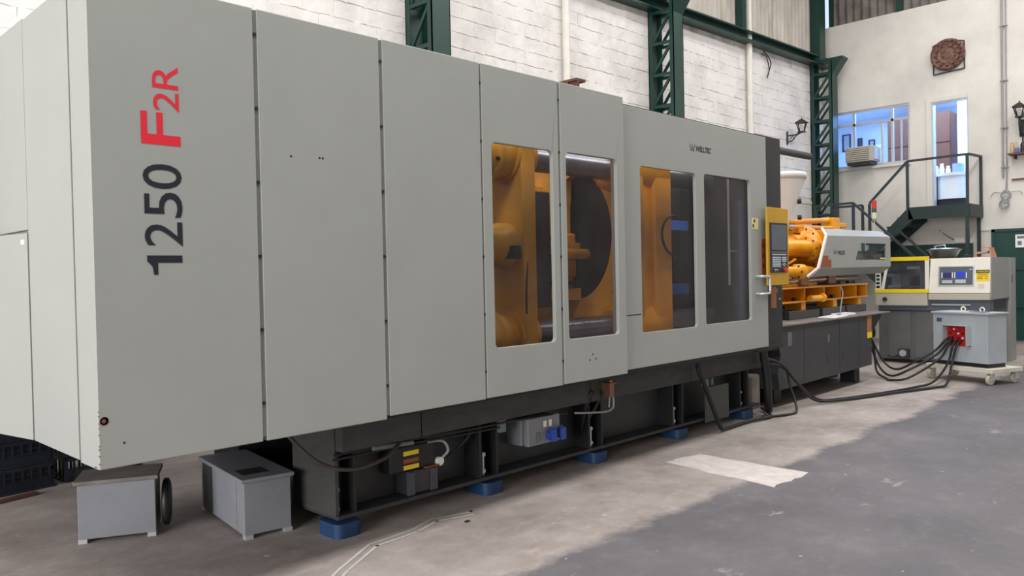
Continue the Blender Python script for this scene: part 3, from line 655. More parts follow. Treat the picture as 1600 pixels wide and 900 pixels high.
# --- sliding door behind the last fixed panel
DY = 3.765
w3, w4 = (5.357, 6.197, 1.105, 2.457), (6.34, 7.186, 1.114, 2.466)
b = MB(); b.plate(rect(5.044, 7.525, .826, 2.922), [rrect(*w3, .03), rrect(*w4, .03)], DY, DY+.03)
b.box(5.044, 7.525, DY+.03, DY+.06, 2.90, 2.922).box(5.044, 7.525, DY+.03, DY+.06, .826, .846).box(7.505, 7.525, DY+.03, DY+.06, .826, 2.922).box(5.044, 5.06, DY+.03, DY+.06, .826, 2.922)
door = P_('sliding_door', b, cover, bevel=.004)
for a in (w3, w4): MB().plate(rrect(a[0]-.02, a[1]+.02, a[2]-.02, a[3]+.02, .03), [], DY+.032, DY+.037).build('window_pane', poly, door)
MB().box(5.06, 5.34, DY-.0012, DY, 1.255, 1.262).build('scratch_line', black, door)
b = MB(); b.path([(7.29, DY, 1.532), (7.29, DY-.06, 1.532), (7.33, DY-.075, 1.53), (7.405, DY-.075, 1.525), (7.42, DY-.075, 1.50), (7.42, DY-.075, 1.39), (7.405, DY-.075, 1.365), (7.33, DY-.075, 1.36), (7.29, DY-.06, 1.36), (7.29, DY, 1.36)], .013, 8, 3); b.build('handle', alu, door, label='white D-shaped pull handle')
sk = MB().box(7.212, 7.342, DY-.0015, DY, 1.995, 2.105).build('sticker', M('cream_sticker', (218, 206, 160), .6), door, label='cream warning sticker')
MB().box(7.225, 7.25, DY-.0025, DY-.0015, 2.01, 2.045).build('print', black, sk); MB().lathe((7.262, DY-.002, 2.078), [(.012, 0), (.02, -.0005), (.02, .0005)], 14, 'y').build('print', terra, sk)
tr_ = MB().box(7.395, 7.523, DY-.006, DY, 1.555, 1.905).build('terracotta_plate', terra, door)
for z in (1.62, 1.72, 1.82): MB().box(7.41, 7.435, DY-.008, DY-.006, z, z+.035).build('print', black, tr_)
# maker's mark: grey W emblem and black italic word
def on_front(x0, x1, z0, z1, y, sh=0.0): return lambda u, v: (x0+(x1-x0)*u, y, z0+(z1-z0)*v)
def emblem(parent, x0, x1, z0, z1, y):
    b = MB(); w_ = x1-x0; h = z1-z0
    for (u0, v0), (u1, v1) in (((.08, .92), (.3, .1)), ((.3, .1), (.5, .8)), ((.5, .8), (.7, .1)), ((.7, .1), (.92, .92))):
        b.add([(x0+w_*(u0-.09), y-.0012, z0+h*v0), (x0+w_*(u0+.09), y-.0012, z0+h*v0), (x0+w_*(u1+.09), y-.0012, z0+h*v1), (x0+w_*(u1-.09), y-.0012, z0+h*v1)], [(0, 1, 2, 3)])
    for u0 in (.0, .4, .8): b.add([(x0+w_*(u0), y-.0012, z1-.02*h), (x0+w_*(u0+.2), y-.0012, z1-.02*h), (x0+w_*(u0+.2), y-.0012, z1+.1*h), (x0+w_*u0, y-.0012, z1+.1*h)], [(0, 1, 2, 3)])
    b.build('emblem', logo_g, parent, label='grey W emblem')
emblem(door, 6.108, 6.198, 2.648, 2.708, DY)
lettering('wordmark', 'WELLTEC', on_front(6.212, 6.472, 2.656, 2.706, DY-.0015), navy, door, .025, .2, label='black maker\'s wordmark', spacing=.92)
# --- end covers facing the open gate
EX = 1.205
P_('end_cover', MB().box(EX+.0004, EX+.03, PY+.028, 3.944, ZB-.012, ZT), cover)
P_('end_cover', MB().box(EX, EX+.03, 3.966, 4.652, ZB-.005, ZT), cover, bevel=.003)
P_('end_cover', MB().box(EX+.002, EX+.032, 4.668, 5.62, 1.885, ZT+.012), cover, bevel=.003)
P_('end_cover', MB().box(EX+.002, EX+.032, 5.64, 6.4, ZB, ZT), cover, bevel=.003)
xf = Matrix.Translation((EX-.003, 4.668, 0)) @ Matrix.Rotation(math.radians(11), 4, 'Z')
ed = P_('end_door', MB(xf).box(0, .03, 0, .95, ZB-.005, 1.868), cover, bevel=.003, label='lower end door standing slightly ajar')
MB(xf).box(-.0012, 0, .025, .065, 1.81, 1.835).build('sticker', M('pale_sticker', (226, 214, 190), .6), ed)
P_('end_frame', MB().box(EX+.02, EX+.06, 3.75, 6.35, ZB+.02, ZT-.03), seam)
P_('rear_cover', MB().box(1.205, 7.9, 6.40, 6.43, ZB, ZT), cover)
P_('rear_shade_sheet', MB().box(1.27, 7.6, 6.36, 6.395, ZB+.04, ZT-.06), inner)  # added dark sheet, shades the inside of the pale rear cover
P_('bed_light_block', MB().box(1.26, 7.9, PY+.08, 6.38, ZB+.002, ZB+.03), black)  # added to stop roof light falling through onto the floor below
for x in (1.6, 3.53): P_('cover_frame', MB().box(x-.02, x+.02, PY+.09, PY+.13, ZB+.03, ZT-.02), inner)
P_('cover_rail', MB().box(1.24, 7.5, PY+.09, PY+.13, ZT-.06, ZT-.02), inner)
P_('roof_bracket', MB().box(4.98, 5.1, 4.19, 4.22, 2.9, 3.15).box(4.98, 5.1, 4.1, 4.3, 3.15, 3.17).box(5.0, 5.02, 4.1, 4.3, 2.95, 3.15), timber)
# --- dark end column carrying the control panel
pc = P_('end_column', MB().box(7.42, 7.955, 3.82, 4.7, .775, 2.957), M('anthracite_paint', (36, 37, 39), .5, var=.1), bevel=.005)
MB().box(7.69, 7.81, 3.816, 3.82, 1.20, 1.42).build('kraft_tape', tan, pc); MB().box(7.66, 7.84, 3.815, 3.82, 1.36, 1.40).build('kraft_tape', tan, pc)
for x in (7.86, 7.89): MB().tube((x, 3.81, 1.29), (x, 3.82, 1.29), .01, 8).build('screw', steel, pc)
CY = 3.70
cp_ = P_('control_panel', MB().box(7.402, 7.862, CY, CY+.022, 1.438, 2.216), panel_y, bevel=.006, label='yellow operator control panel')
MB().box(7.5, 7.8, CY+.022, 3.82, 1.55, 2.1).build('panel_mount', black, cp_)
MB().box(7.445, 7.825, CY-.006, CY, 1.565, 2.065).build('bezel', black, cp_, bevel=.003)
MB().box(7.475, 7.800, CY-.010, CY-.006, 1.79, 2.045).build('screen', screen, cp_)
MB().box(7.465, 7.810, CY-.008, CY-.006, 1.765, 1.775).build('bezel_line', logo_g, cp_); MB().box(7.465, 7.810, CY-.008, CY-.006, 1.612, 1.617).build('bezel_line', logo_g, cp_)
b = MB()
for r_, z in enumerate((1.71, 1.688, 1.666, 1.644, 1.624)):
    for k in range(5): b.box(7.490+k*.036, 7.518+k*.036, CY-.011, CY-.006, z, z+.014)
for r_, z in enumerate((1.712, 1.694, 1.676)):
    for k in range(3): b.box(7.695+k*.034, 7.721+k*.034, CY-.011, CY-.006, z, z+.012)
for x, z in ((7.730, 1.655), (7.700, 1.642), (7.760, 1.642), (7.730, 1.629)): b.box(x, x+.022, CY-.011, CY-.006, z, z+.011)
for k in range(14): b.box(7.490+k*.022, 7.505+k*.022, CY-.009, CY-.006, 1.74, 1.752)
b.build('keypad', keym, cp_, kind='stuff')
MB().tube((7.750, CY-.03, 1.59), (7.750, CY-.006, 1.59), .021, 16).build('emergency_button', redlens, cp_, label='red mushroom stop button')
MB().tube((7.535, CY-.012, 1.592), (7.535, CY-.006, 1.592), .014, 12).box(7.515, 7.585, CY-.02, CY-.012, 1.586, 1.6).build('key_switch', steel, cp_)
# --- what the windows show: platens, tie bars, toggle, mould
TZ, BZ, NY, FY = 2.525, 1.125, 4.38, 5.72
for y in (NY, FY):
    for z in (TZ, BZ): P_('tie_bar', MB().tube((3.6, y, z), (7.45, y, z), .098, 24), tie)
b = MB(); b.plate(rect(4.17, 5.93, .93, 2.70), [], 4.40, 4.55, 'yz'); P_('tail_platen', b, yel_d, bevel=.015)
for y in (NY, FY):
    for z in (TZ, BZ):
        P_('tie_bar_nut', MB().lathe((0, y, z), [(.13, 3.85), (.155, 3.87), (.155, 4.2), (.175, 4.21), (.2, 4.22), (.2, 4.27), (.178, 4.30), (.178, 4.41)], 28, 'x'), yel_d)
        P_('tie_bar_boss', MB().lathe((0, y, z), [(.21, 4.38), (.21, 4.58), (.19, 4.61), (.1, 4.615)], 28, 'x'), yel_d)
for k in range(6): a = math.radians(k*60+20); P_('boss_screw', MB().tube((4.19, NY+.165*math.cos(a), TZ+.165*math.sin(a)), (4.22, NY+.165*math.cos(a), TZ+.165*math.sin(a)), .016, 8), iron)
P_('hydraulic_boss', MB().lathe((0, 4.36, 1.83), [(.13, 4.05), (.14, 4.08), (.14, 4.3), (.17, 4.31), (.17, 4.41)], 24, 'x'), yel_d)
P_('clamp', MB().box(4.3, 4.38, 4.18, 4.3, 1.72, 1.82).tube((4.34, 4.17, 1.77), (4.34, 4.2, 1.77), .03, 10), inner)
for z in (1.4, 1.83): P_('toggle_link', MB().box(4.55, 5.9, 4.85, 4.98, z-.05, z+.06), yel_d if z < 2 else inner)
P_('ejector_cylinder', MB().tube((4.55, 5.1, 1.86), (5.7, 5.1, 1.86), .13, 20), inner)
P_('toggle_shade_box', MB().box(4.9, 5.4, 4.78, 5.3, 1.3, 2.34), inner, bevel=.01)  # added dark box, stands for the shade over the platen behind
P_('upper_beam', MB().box(4.55, 6.0, 5.3, 5.4, 2.36, 2.46), yel)
P_('oil_hose', MB().path([(4.75, 4.75, 1.75), (4.95, 4.65, 1.68), (5.05, 4.7, 1.45), (4.9, 4.75, 1.38), (5.1, 4.8, 1.4)], .016, 8), rubber)
P_('oil_hose', MB().path([(4.45, 4.18, 1.75), (4.42, 4.165, 1.5), (4.41, 4.16, 1.3)], .008, 6), rubber)
# moving platen: deep yellow casting with a large D-shaped opening in its rear plate
b = MB(); hole = ell(4.93, 1.96, .47, .61, 30, -90, 90)[::1]
holeD = [(4.90-.44*math.cos(math.radians(a))+.0, 1.96+.61*math.sin(math.radians(a))) for a in range(-90, 91, 8)]+[(5.0, 2.50), (5.03, 2.2), (5.03, 1.75), (5.0, 1.42)]
tri1 = [(4.36, 2.14), (4.47, 2.37), (4.36, 2.40)]; tri2 = [(4.36, 1.36), (4.47, 1.42), (4.37, 1.60), (4.36, 1.6)]
holeR = [(10.1-y, z) for y, z in holeD]
b.plate(rect(4.17, 5.93, .95, 2.68), [holeD, tri1, tri2], 5.88, 5.98, 'yz'); mp_ = P_('platen_rear_plate', b, yel_d, bevel=.008)
P_('moving_platen', MB().box(6.12, 6.39, 4.14, 5.95, .95, 2.70), yel, bevel=.02)
P_('platen_web', MB().box(5.97, 6.13, 4.19, 4.25, 1.0, 2.66).box(5.97, 6.13, 5.86, 5.93, 1.0, 2.66).box(5.97, 6.13, 4.2, 5.9, 2.6, 2.66), yel)
P_('platen_cavity', MB().box(6.08, 6.11, 4.26, 5.85, 1.0, 2.6), inner)
for y in (NY, FY):
    for z in (TZ, BZ): P_('platen_boss', MB().lathe((0, y, z), [(.14, 5.72), (.19, 5.76), (.21, 5.9), (.25, 6.1), (.25, 6.36), (.2, 6.41), (.1, 6.42)], 28, 'x'), yel)
P_('crosshead', MB().box(5.66, 5.88, 4.88, 5.16, 1.56, 1.98), yel_d, bevel=.02)
P_('crosshead_ledge', MB().box(5.62, 5.88, 4.84, 5.2, 1.50, 1.53), inner)
for y in (4.95, 5.08):
    for z in (1.66, 1.86): P_('crosshead_bolt', MB().lathe((0, y, z), [(.03, 5.56), (.045, 5.57), (.045, 5.62), (.06, 5.63), (.06, 5.67)], 12, 'x'), yel_d)
P_('ejector_rod', MB().tube((5.5, 4.78, 1.78), (5.9, 4.78, 1.78), .05, 14), yel_d)
P_('fixed_platen', MB().box(7.62, 7.9, 4.15, 5.95, .95, 2.7), M('platen_grey', (50, 52, 58), .5, var=.2), bevel=.01)
P_('mould_half', MB().box(6.42, 6.86, 4.56, 5.6, 1.3, 2.42), inner, bevel=.006); P_('mould_half', MB().box(7.2, 7.6, 4.56, 5.6, 1.25, 2.45), inner, bevel=.006)
for z in (2.06, 1.42): P_('mould_clamp', MB().box(6.50, 7.12, 4.42, 4.56, z-.05, z+.05), mould_blue, bevel=.006)
P_('mould_slide', MB().box(6.46, 6.8, 4.44, 4.56, 1.62, 1.7).box(6.46, 6.7, 4.46, 4.56, 1.84, 1.92), inner)
P_('water_hose', MB().path([(6.42, 4.1, 2.10), (6.3, 4.08, 2.11), (6.15, 4.06, 2.05), (6.1, 4.06, 1.93), (6.18, 4.07, 1.8), (6.38, 4.1, 1.72), (6.45, 4.2, 1.68)], .012, 8), rubber)
P_('light_strip', MB().box(7.165, 7.18, 3.98, 4.0, 1.45, 2.50), alu)
b = MB(); rp = []
for k in range(56): rp.append((.09+.012*(k % 2), 1.06+k*.0225))
b.lathe((7.40, 3.98, 0), rp, 20); P_('corrugated_duct', b, M('duct_grey', (72, 77, 90), .45, var=.15))
P_('duct_bracket', MB().box(7.18, 7.32, 3.97, 3.99, 1.78, 1.795), alu)
P_('drip_tray', MB().box(5.1, 7.55, 3.95, 6.3, 1.00, 1.02), M('tray_grey', (158, 156, 154), .5, var=.2)); P_('tray_apron', MB().box(5.0, 7.55, 3.90, 3.93, .83, 1.05), inner)
P_('loose_tool', MB().box(6.5, 6.75, 4.05, 4.2, 1.02, 1.07), inner)
# --- base: rails, webs, ribs, levelling pads
for x0, x1 in ((2.74, 3.36), (3.37, 5.16), (5.17, 6.70), (6.71, 8.2)): P_('top_rail', MB().box(x0, x1, 4.16, 4.24, .53, .80), rail_m, bevel=.004)
P_('bottom_flange', MB().box(2.74, 8.2, 4.22, 4.72, .10, .125), dark)
P_('web_plate', MB().box(2.76, 8.2, 4.40, 4.42, .12, .80), dark)
P_('end_plate', MB().box(2.735, 2.76, 4.24, 4.74, .12, .80), rail_m)
P_('base_beam', MB().box(2.74, 8.2, 5.5, 5.9, .10, .80), black); P_('cross_beam', MB().box(1.3, 7.9, 3.86, 3.92, .76, .80), black)
pads = (2.79, 4.05, 5.31, 6.58, 7.88)
for i, x in enumerate(pads):
    for dx in (-.085, .085):
        if i or dx > 0: P_('rib', MB().box(x+dx-.011, x+dx+.011, 4.235, 4.41, .12, .56), black)
    P_('rib_recess', MB().box(max(x-.075, 2.765), x+.075, 4.37, 4.40, .12, .56), black)
    b = MB(); b.plate(rrect(x-.095, x+.095, 4.165, 4.40, .05, 5), [], 0, .09, 'xy'); P_('levelling_pad', b, blue, bevel=.012, label='blue levelling pad')
    b = MB(); b.tube((x-.03, 4.27, .13), (x-.03, 4.27, .30), .012, 10).tube((x-.03, 4.27, .27), (x-.03, 4.27, .295), .024, 6).tube((x-.03, 4.27, .15), (x-.03, 4.27, .175), .024, 6); P_('levelling_bolt', b, steel)
    if i in (0, 2, 4): b = MB(); b.plate(rrect(x-.105, x+.105, 5.6, 5.85, .05, 5), [], 0, .1, 'xy'); P_('levelling_pad', b, blue)
# services along the base
P_('brown_hose', MB().path([(2.3, 4.14, .78), (2.42, 4.1, .62), (2.56, 4.08, .50), (2.76, 4.08, .44), (3.0, 4.1, .455), (3.13, 4.14, .50), (3.22, 4.2, .52)], .013, 8), hose_b)
P_('conduit', MB().path([(2.7, 4.2, .515), (3.3, 4.2, .52), (3.9, 4.2, .50), (4.3, 4.2, .50), (4.9, 4.2, .47)], .009, 6), iron); P_('conduit', MB().path([(2.7, 4.21, .485), (3.3, 4.2, .49), (3.7, 4.21, .475), (4.15, 4.21, .47)], .009, 6), iron)
P_('hose_coupling', MB().tube((2.98, 4.18, .515), (3.3, 4.18, .50), .016, 10), logo_g)
P_('hanging_cable', MB().path([(3.95, 4.2, .68), (3.85, 4.22, .55), (3.87, 4.25, .45), (3.8, 4.3, .36), (3.72, 4.34, .30)], .011, 6), rubber)
lb = P_('lubricator', MB().box(3.18, 3.56, 4.27, 4.385, .29, .46), black, bevel=.01, label='black lubrication pump with yellow labels')
for z0, z1, m_ in ((.395, .425, lemon), (.345, .372, terra), (.30, .33, lemon)): MB().box(3.29, 3.42, 4.268, 4.27, z0, z1).build('label_plate', m_, lb)
MB().box(3.30, 3.57, 4.25, 4.38, .13, .289).build('reservoir', M('smoky_reservoir', (48, 48, 56), .25), lb, bevel=.008)
for x in (3.3, 3.50): MB().box(x, x+.06, 4.24, 4.25, .13, .28).build('strap', M('strap_grey', (70, 70, 80), .5), lb)
MB().tube((3.6, 4.28, .31), (3.6, 4.25, .31), .03, 14).build('gauge', white, lb); MB().box(3.46, 3.58, 4.24, 4.27, .289, .297).build('orange_cap', terra, lb)
MB().path([(3.5, 4.27, .46), (3.62, 4.25, .45), (3.66, 4.24, .38), (3.62, 4.26, .33)], .011, 6).build('pipe', conduit_m, lb)
P_('data_plate', MB().box(3.44, 3.56, 4.385, 4.4, .38, .475), M('data_plate_beige', (140, 138, 122), .6))
P_('clip_box', MB().box(4.14, 4.2, 4.2, 4.3, .43, .52), logo_g)
sb = P_('socket_box', MB().box(4.40, 4.79, 4.241, 4.40, .28, .48), greyb, bevel=.006, label='grey wall-type socket box with two blue sockets')
MB().box(4.43, 4.80, 4.19, 4.24, .272, .487).build('cover', greyb, sb, bevel=.008)
for x in (4.60, 4.66): MB().box(x, x+.032, 4.18, 4.186, .405, .455).build('switch', white, sb)
for x in (4.66, 4.77):
    b = MB(); b.tube((x, 4.185, .335), (x, 4.13, .325), .036, 14).box(x-.03, x+.03, 4.125, 4.14, .29, .385).tube((x, 4.17, .375), (x, 4.14, .385), .018, 10); b.build('socket', sock_blue, sb)
MB().box(4.52, 4.56, 4.182, 4.186, .3, .37).build('print', logo_g, sb)
vb = P_('oil_valve', MB().box(5.30, 5.35, 4.06, 4.16, .56, .68).tube((5.36, 4.1, .60), (5.36, 4.1, .70), .022, 10).tube((5.32, 4.1, .66), (5.42, 4.1, .67), .014, 8), copper, bevel=.003)
MB().path([(5.38, 4.1, .62), (5.39, 4.1, .5), (5.37, 4.1, .455), (5.28, 4.11, .44), (5.05, 4.13, .46), (4.95, 4.16, .47)], .009, 6).build('pipe', conduit_m, vb); MB().path([(5.34, 4.1, .58), (5.34, 4.11, .47)], .007, 6).build('pipe', conduit_m, vb)
P_('cable_drop', MB().path([(5.16, 4.14, .62), (5.14, 4.2, .5), (5.2, 4.3, .3), (5.26, 4.35, .18)], .02, 8), rubber); P_('cable_drop', MB().path([(5.3, 4.14, .6), (5.28, 4.22, .45), (5.22, 4.3, .3), (5.22, 4.36, .2)], .014, 8), rubber)
P_('base_hatch', MB().box(7.03, 7.47, 4.19, 4.21, .08, .43), M('hatch_grey', (76, 78, 74), .6, var=.15)); P_('hatch_bracket', MB().box(7.02, 7.06, 4.18, 4.24, .44, .52), logo_g); P_('hatch_bracket', MB().box(7.12, 7.15, 4.18, 4.24, .45, .52), logo_g)
# --- injection half: base cabinet and table
IX0, IX1, IY = 8.62, 11.45, 4.2
b = MB(); b.plate([(8.68, .60), (8.60, .40), (8.64, .21), (IX1, .24), (IX1, .93), (8.60, .93), (8.60, .82)], [], IY, 5.9); ib = P_('injection_base', b, M('base_grey', (58, 59, 62), .5, var=.12), bevel=.004)
MB().box(8.86, 8.97, IY-.003, IY, .70, .86).build('label_plate', M('plate_grey', (108, 110, 114), .5), ib); MB().box(9.98, 10.03, IY-.003, IY, .66, .76).build('door_lock', logo_g, ib)
for x in (9.3, 10.35, 11.0): MB().box(x-.004, x+.004, IY-.0015, IY, .25, .92).build('door_seam', black, ib)
for x in (9.95, 10.45): MB().box(x, x+.012, IY-.002, IY, .4, .5).build('lock_slot', black, ib)
st_ = MB().box(11.29, 11.44, IY-.006, IY, .62, .93).build('wooden_strip', tan, ib); MB().box(11.28, 11.45, IY-.009, IY-.006, .62, .70).build('sticker', lemon, ib)
for x, y in ((9.0, 4.5), (11.3, 4.45), (9.0, 5.7), (11.3, 5.7)): P_('base_foot', MB().box(x-.09, x+.09, y-.1, y+.1, 0, .26), black)
P_('sump', MB().box(9.1, 11.5, 4.7, 5.6, .03, .22), black)
P_('table_top', MB().box(8.5, 12.1, IY-.03, 6.0, .935, .955), dust, bevel=.003)
b = MB(); b.hexa([(11.45, IY+.06, .93), (12.05, IY+.06, .93), (11.45, IY+.06, .55)], [(11.45, IY+.08, .93), (12.05, IY+.08, .93), (11.45, IY+.08, .55)]); P_('gusset', b, black)
for x0, x1, y in ((9.15, 9.45, 4.6), (9.55, 10.45, 4.5), (10.55, 11.3, 4.5), (11.38, 12.08, 4.5)): P_('slide_cover', MB().box(x0, x1, y, y+.35, .955, 1.065), M('slide_dark', (66, 66, 64), .55, var=.15) if 'slide_dark' not in MATS else MATS['slide_dark'], bevel=.006)
P_('inner_wall', MB().box(8.7, 12.1, 5.2, 5.24, .955, 1.2), black)
# carriage beam: yellow channel with ribs
b = MB(); b.box(9.2, 12.15, 4.5, 4.85, 1.345, 1.365); b.box(9.2, 12.15, 4.5, 4.85, 1.165, 1.185); P_('carriage_flange', b, yel)
P_('carriage_web', MB().box(9.2, 12.15, 4.78, 4.81, 1.18, 1.35), yel_d)
for x in (9.2, 10.02, 10.62, 11.15, 11.72, 12.12): P_('carriage_rib', MB().box(x, x+.022, 4.51, 4.79, 1.18, 1.35), yel)
for x in (9.95, 10.95, 11.82): P_('carriage_foot', MB().box(x, x+.12, 4.52, 4.75, 1.06, 1.17), yel)
P_('carriage_cylinder', MB().tube((10.06, 4.46, 1.21), (10.46, 4.46, 1.21), .04, 14).tube((10.4, 4.46, 1.21), (10.46, 4.46, 1.21), .058, 14), yel)
for x in (9.83, 11.0): P_('carriage_bolt', MB().box(x, x+.06, 4.55, 4.6, 1.185, 1.23), iron)
P_('linear_rail', MB().box(8.9, 12.0, 4.95, 5.05, 1.0, 1.1), inner)
# injection housing, flange, cylinders
P_('injection_housing', MB().box(8.6, 9.35, 4.8, 5.3, 1.62, 2.18), yel, bevel=.04); P_('barrel', MB().tube((9.3, 5.02, 1.88), (10.6, 5.02, 1.88), .2, 28), yel)
P_('housing_foot', MB().box(9.3, 10.9, 4.72, 5.2, 1.36, 1.56), yel_d, bevel=.02)
b = MB(); b.lathe((0, 4.98, 1.87), [(.2, 10.55), (.21, 10.6), (.21, 10.78), (.27, 10.80), (.27, 10.88), (.335, 10.90), (.34, 10.98), (.30, 11.0)], 44, 'x'); P_('drive_flange', b, yel)
for k in range(16): a = 2*math.pi*k/16; P_('flange_bolt', MB().tube((10.885, 4.98+.305*math.cos(a), 1.87+.305*math.sin(a)), (10.905, 4.98+.305*math.cos(a), 1.87+.305*math.sin(a)), .015, 8), terra)
P_('gearbox', MB().box(10.99, 11.5, 4.50, 5.45, 1.52, 2.14), yel, bevel=.03)
b = MB(); b.lathe((0, 4.70, 1.87), [(.11, 8.7), (.11, 10.5), (.12, 10.51), (.17, 10.52), (.17, 10.62), (.13, 10.66), (.12, 10.9)], 28, 'x'); P_('injection_cylinder', b, yel)
b = MB(); b.lathe((0, 4.5, 1.56), [(.068, 8.7), (.068, 9.75), (.10, 9.76), (.10, 9.92), (.09, 9.95), (.075, 10.05), (.05, 10.3)], 24, 'x'); P_('carriage_ram', b, yel)
for k in range(6): a = 2*math.pi*k/6; P_('ram_bolt', MB().tube((9.74, 4.5+.083*math.cos(a), 1.56+.083*math.sin(a)), (9.76, 4.5+.083*math.cos(a), 1.56+.083*math.sin(a)), .012, 8), iron)
for k in range(8): a = 2*math.pi*k/8; P_('cylinder_bolt', MB().tube((10.505, 4.70+.142*math.cos(a), 1.87+.142*math.sin(a)), (10.52, 4.70+.142*math.cos(a), 1.87+.142*math.sin(a)), .014, 8), terra)
P_('oil_pipe', MB().path([(9.3, 4.62, 1.70), (9.55, 4.6, 1.74), (9.7, 4.6, 1.66), (10.0, 4.62, 1.72)], .018, 8), yel_d)
P_('guide_rod', MB().tube((9.0, 4.75, 1.42), (12.3, 4.75, 1.46), .05, 16), steel)
for x in (10.3, 11.2): P_('rod_clamp', MB().box(x, x+.25, 4.68, 4.82, 1.37, 1.5), copper, bevel=.01)
P_('top_pipe', MB().path([(9.6, 5.0, 2.22), (10.6, 5.0, 2.25), (11.9, 5.0, 2.315), (12.15, 5.0, 2.31)], .04, 12), yel); P_('top_pipe', MB().tube((9.8, 4.92, 2.17), (11.9, 4.92, 2.20), .025, 10), yel)
P_('pipe_manifold', MB().box(11.95, 12.2, 4.92, 5.08, 2.18, 2.36).box(12.15, 12.55, 4.95, 5.06, 2.22, 2.29), yel, bevel=.01); P_('pipe_support', MB().box(10.75, 10.9, 4.9, 5.0, 2.1, 2.22).box(12.05, 12.15, 4.95, 5.05, 2.0, 2.2), yel)
P_('pipe_union', MB().tube((10.3, 4.9, 2.17), (10.6, 4.9, 2.175), .035, 12), steel)
# motor hood: three folded facets each side, window through the main facet
HY = 4.3
hw = [(11.18, 1.705), (12.33, 1.705), (12.34, 1.94), (11.34, 1.94)]
for y0, y1, nm in ((HY, HY+.015, 0), (5.66, 5.675, 1)):
    b = MB(); b.plate([(9.96, 1.60), (12.52, 1.605), (12.52, 2.045), (10.22, 2.02)], [hw], y0, y1)
    s_ = 1 if nm == 0 else -1; yo = y0 if nm == 0 else y1
    b.hexa([(10.22, yo, 2.02), (12.52, yo, 2.045), (12.49, yo+s_*.13, 2.135), (10.40, yo+s_*.13, 2.12)], [(10.22, yo+s_*.015, 2.01), (12.52, yo+s_*.015, 2.03), (12.49, yo+s_*.14, 2.12), (10.40, yo+s_*.14, 2.105)])
    b.hexa([(9.96, yo, 1.60), (12.52, yo, 1.605), (12.42, yo+s_*.1, 1.505), (9.86, yo+s_*.1, 1.49)], [(9.96, yo+s_*.015, 1.605), (12.52, yo+s_*.015, 1.61), (12.42, yo+s_*.115, 1.505), (9.86, yo+s_*.115, 1.49)])
    h_ = P_('motor_hood', b, cover, label='pale grey motor hood side with a slanted window')
    MB().plate([(11.14, 1.69), (12.35, 1.69), (12.36, 1.955), (11.32, 1.955)], [], y0+.016 if nm == 0 else y0-.004, y0+.02 if nm == 0 else y0).build('window_pane', wing, h_)
    if nm == 0:
        b = MB()
        for p0, p1 in (((9.86, HY+.1, 1.49), (9.96, HY, 1.60)), ((9.96, HY, 1.60), (10.22, HY, 2.02)), ((10.22, HY, 2.02), (10.40, HY+.13, 2.12))): b.bar(p0, p1, .03, .03, (0, 1, 0))
        b.build('edge_strip', white, h_)
        MB().box(10.03, 10.36, HY-.003, HY, 1.61, 1.71).box(10.05, 10.27, HY-.003, HY, 1.71, 1.76).build('tape_patch', terra, h_, label='brown tape patch')
        emblem(h_, 10.43, 10.56, 1.775, 1.838, HY); lettering('wordmark', 'WELLTEC', on_front(10.575, 10.82, 1.775, 1.828, HY-.002), navy, h_, .03, .2, spacing=.92)
        MB().box(12.1, 12.3, HY-.002, HY, 1.715, 1.735).build('sticker', M('lime_sticker', (222, 216, 130), .6), h_)
P_('hood_top', MB().box(11.5, 12.5, HY+.13, 5.55, 2.11, 2.13), cover)
P_('screw_motor', MB().tube((11.48, 5.0, 1.80), (12.1, 5.0, 1.62), .09, 20).box(11.52, 12.3, 4.7, 5.3, 1.45, 1.63), dark)
sg = P_('signal_tower', MB().tube((12.44, 4.5, 2.12), (12.44, 4.5, 2.30), .009, 8), alu, label='slim signal tower with red, green and clear lamps')
for z0, z1, m_ in ((2.30, 2.33, conc), (2.33, 2.42, clrlens), (2.42, 2.48, grnlens), (2.48, 2.60, redlens)): MB().tube((12.44, 4.5, z0), (12.44, 4.5, z1), .034, 16).build('lamp', m_, sg)
# hopper and blower pipe
b = MB(); b.lathe((10.45, 4.98, 0), [(.065, 2.15), (.065, 2.26), (.285, 2.80), (.29, 2.82), (.30, 2.82), (.30, 2.90), (.29, 2.905)], 32); P_('hopper', b, hopper_m, label='white conical material hopper')
for z, a in ((2.52, -20), (2.30, -10)): P_('hopper_port', MB().tube((10.45+.16*math.cos(math.radians(-50)), 4.98-.15, z), (10.45+.2*math.cos(math.radians(-50)), 4.98-.19, z), .035, 12), iron)
P_('blower_pipe', MB().tube((9.0, 5.05, 3.22), (11.45, 5.05, 3.24), .05, 18).tube((9.3, 5.05, 2.1), (9.3, 5.05, 3.22), .04, 12), dark)
# hoses hanging at the joint between the two halves
P_('drain_hose', MB().path([(6.74, 4.12, .78), (6.72, 4.08, .63), (6.78, 4.06, .50), (6.9, 4.05, .28), (7.03, 4.03, .04)], .022, 8), rubber); P_('floor_hose', MB().path([(7.03, 4.03, .03), (7.2, 4.04, .025), (7.6, 4.05, .025), (7.95, 4.0, .025), (8.1, 4.05, .03), (8.4, 4.3, .03)], .016, 8), rubber)
P_('main_hose', MB().path([(8.02, 4.1, .82), (8.04, 4.08, .65), (8.08, 4.07, .4), (8.12, 4.08, .2), (8.2, 4.12, .05)], .045, 12), rubber)
P_('hose_clamp', MB().tube((8.1, 4.1, .74), (8.1, 4.15, .78), .02, 8), steel)
P_('notch_shadow_plate', MB().box(8.2, 8.6, 4.75, 4.78, .1, .9), black)

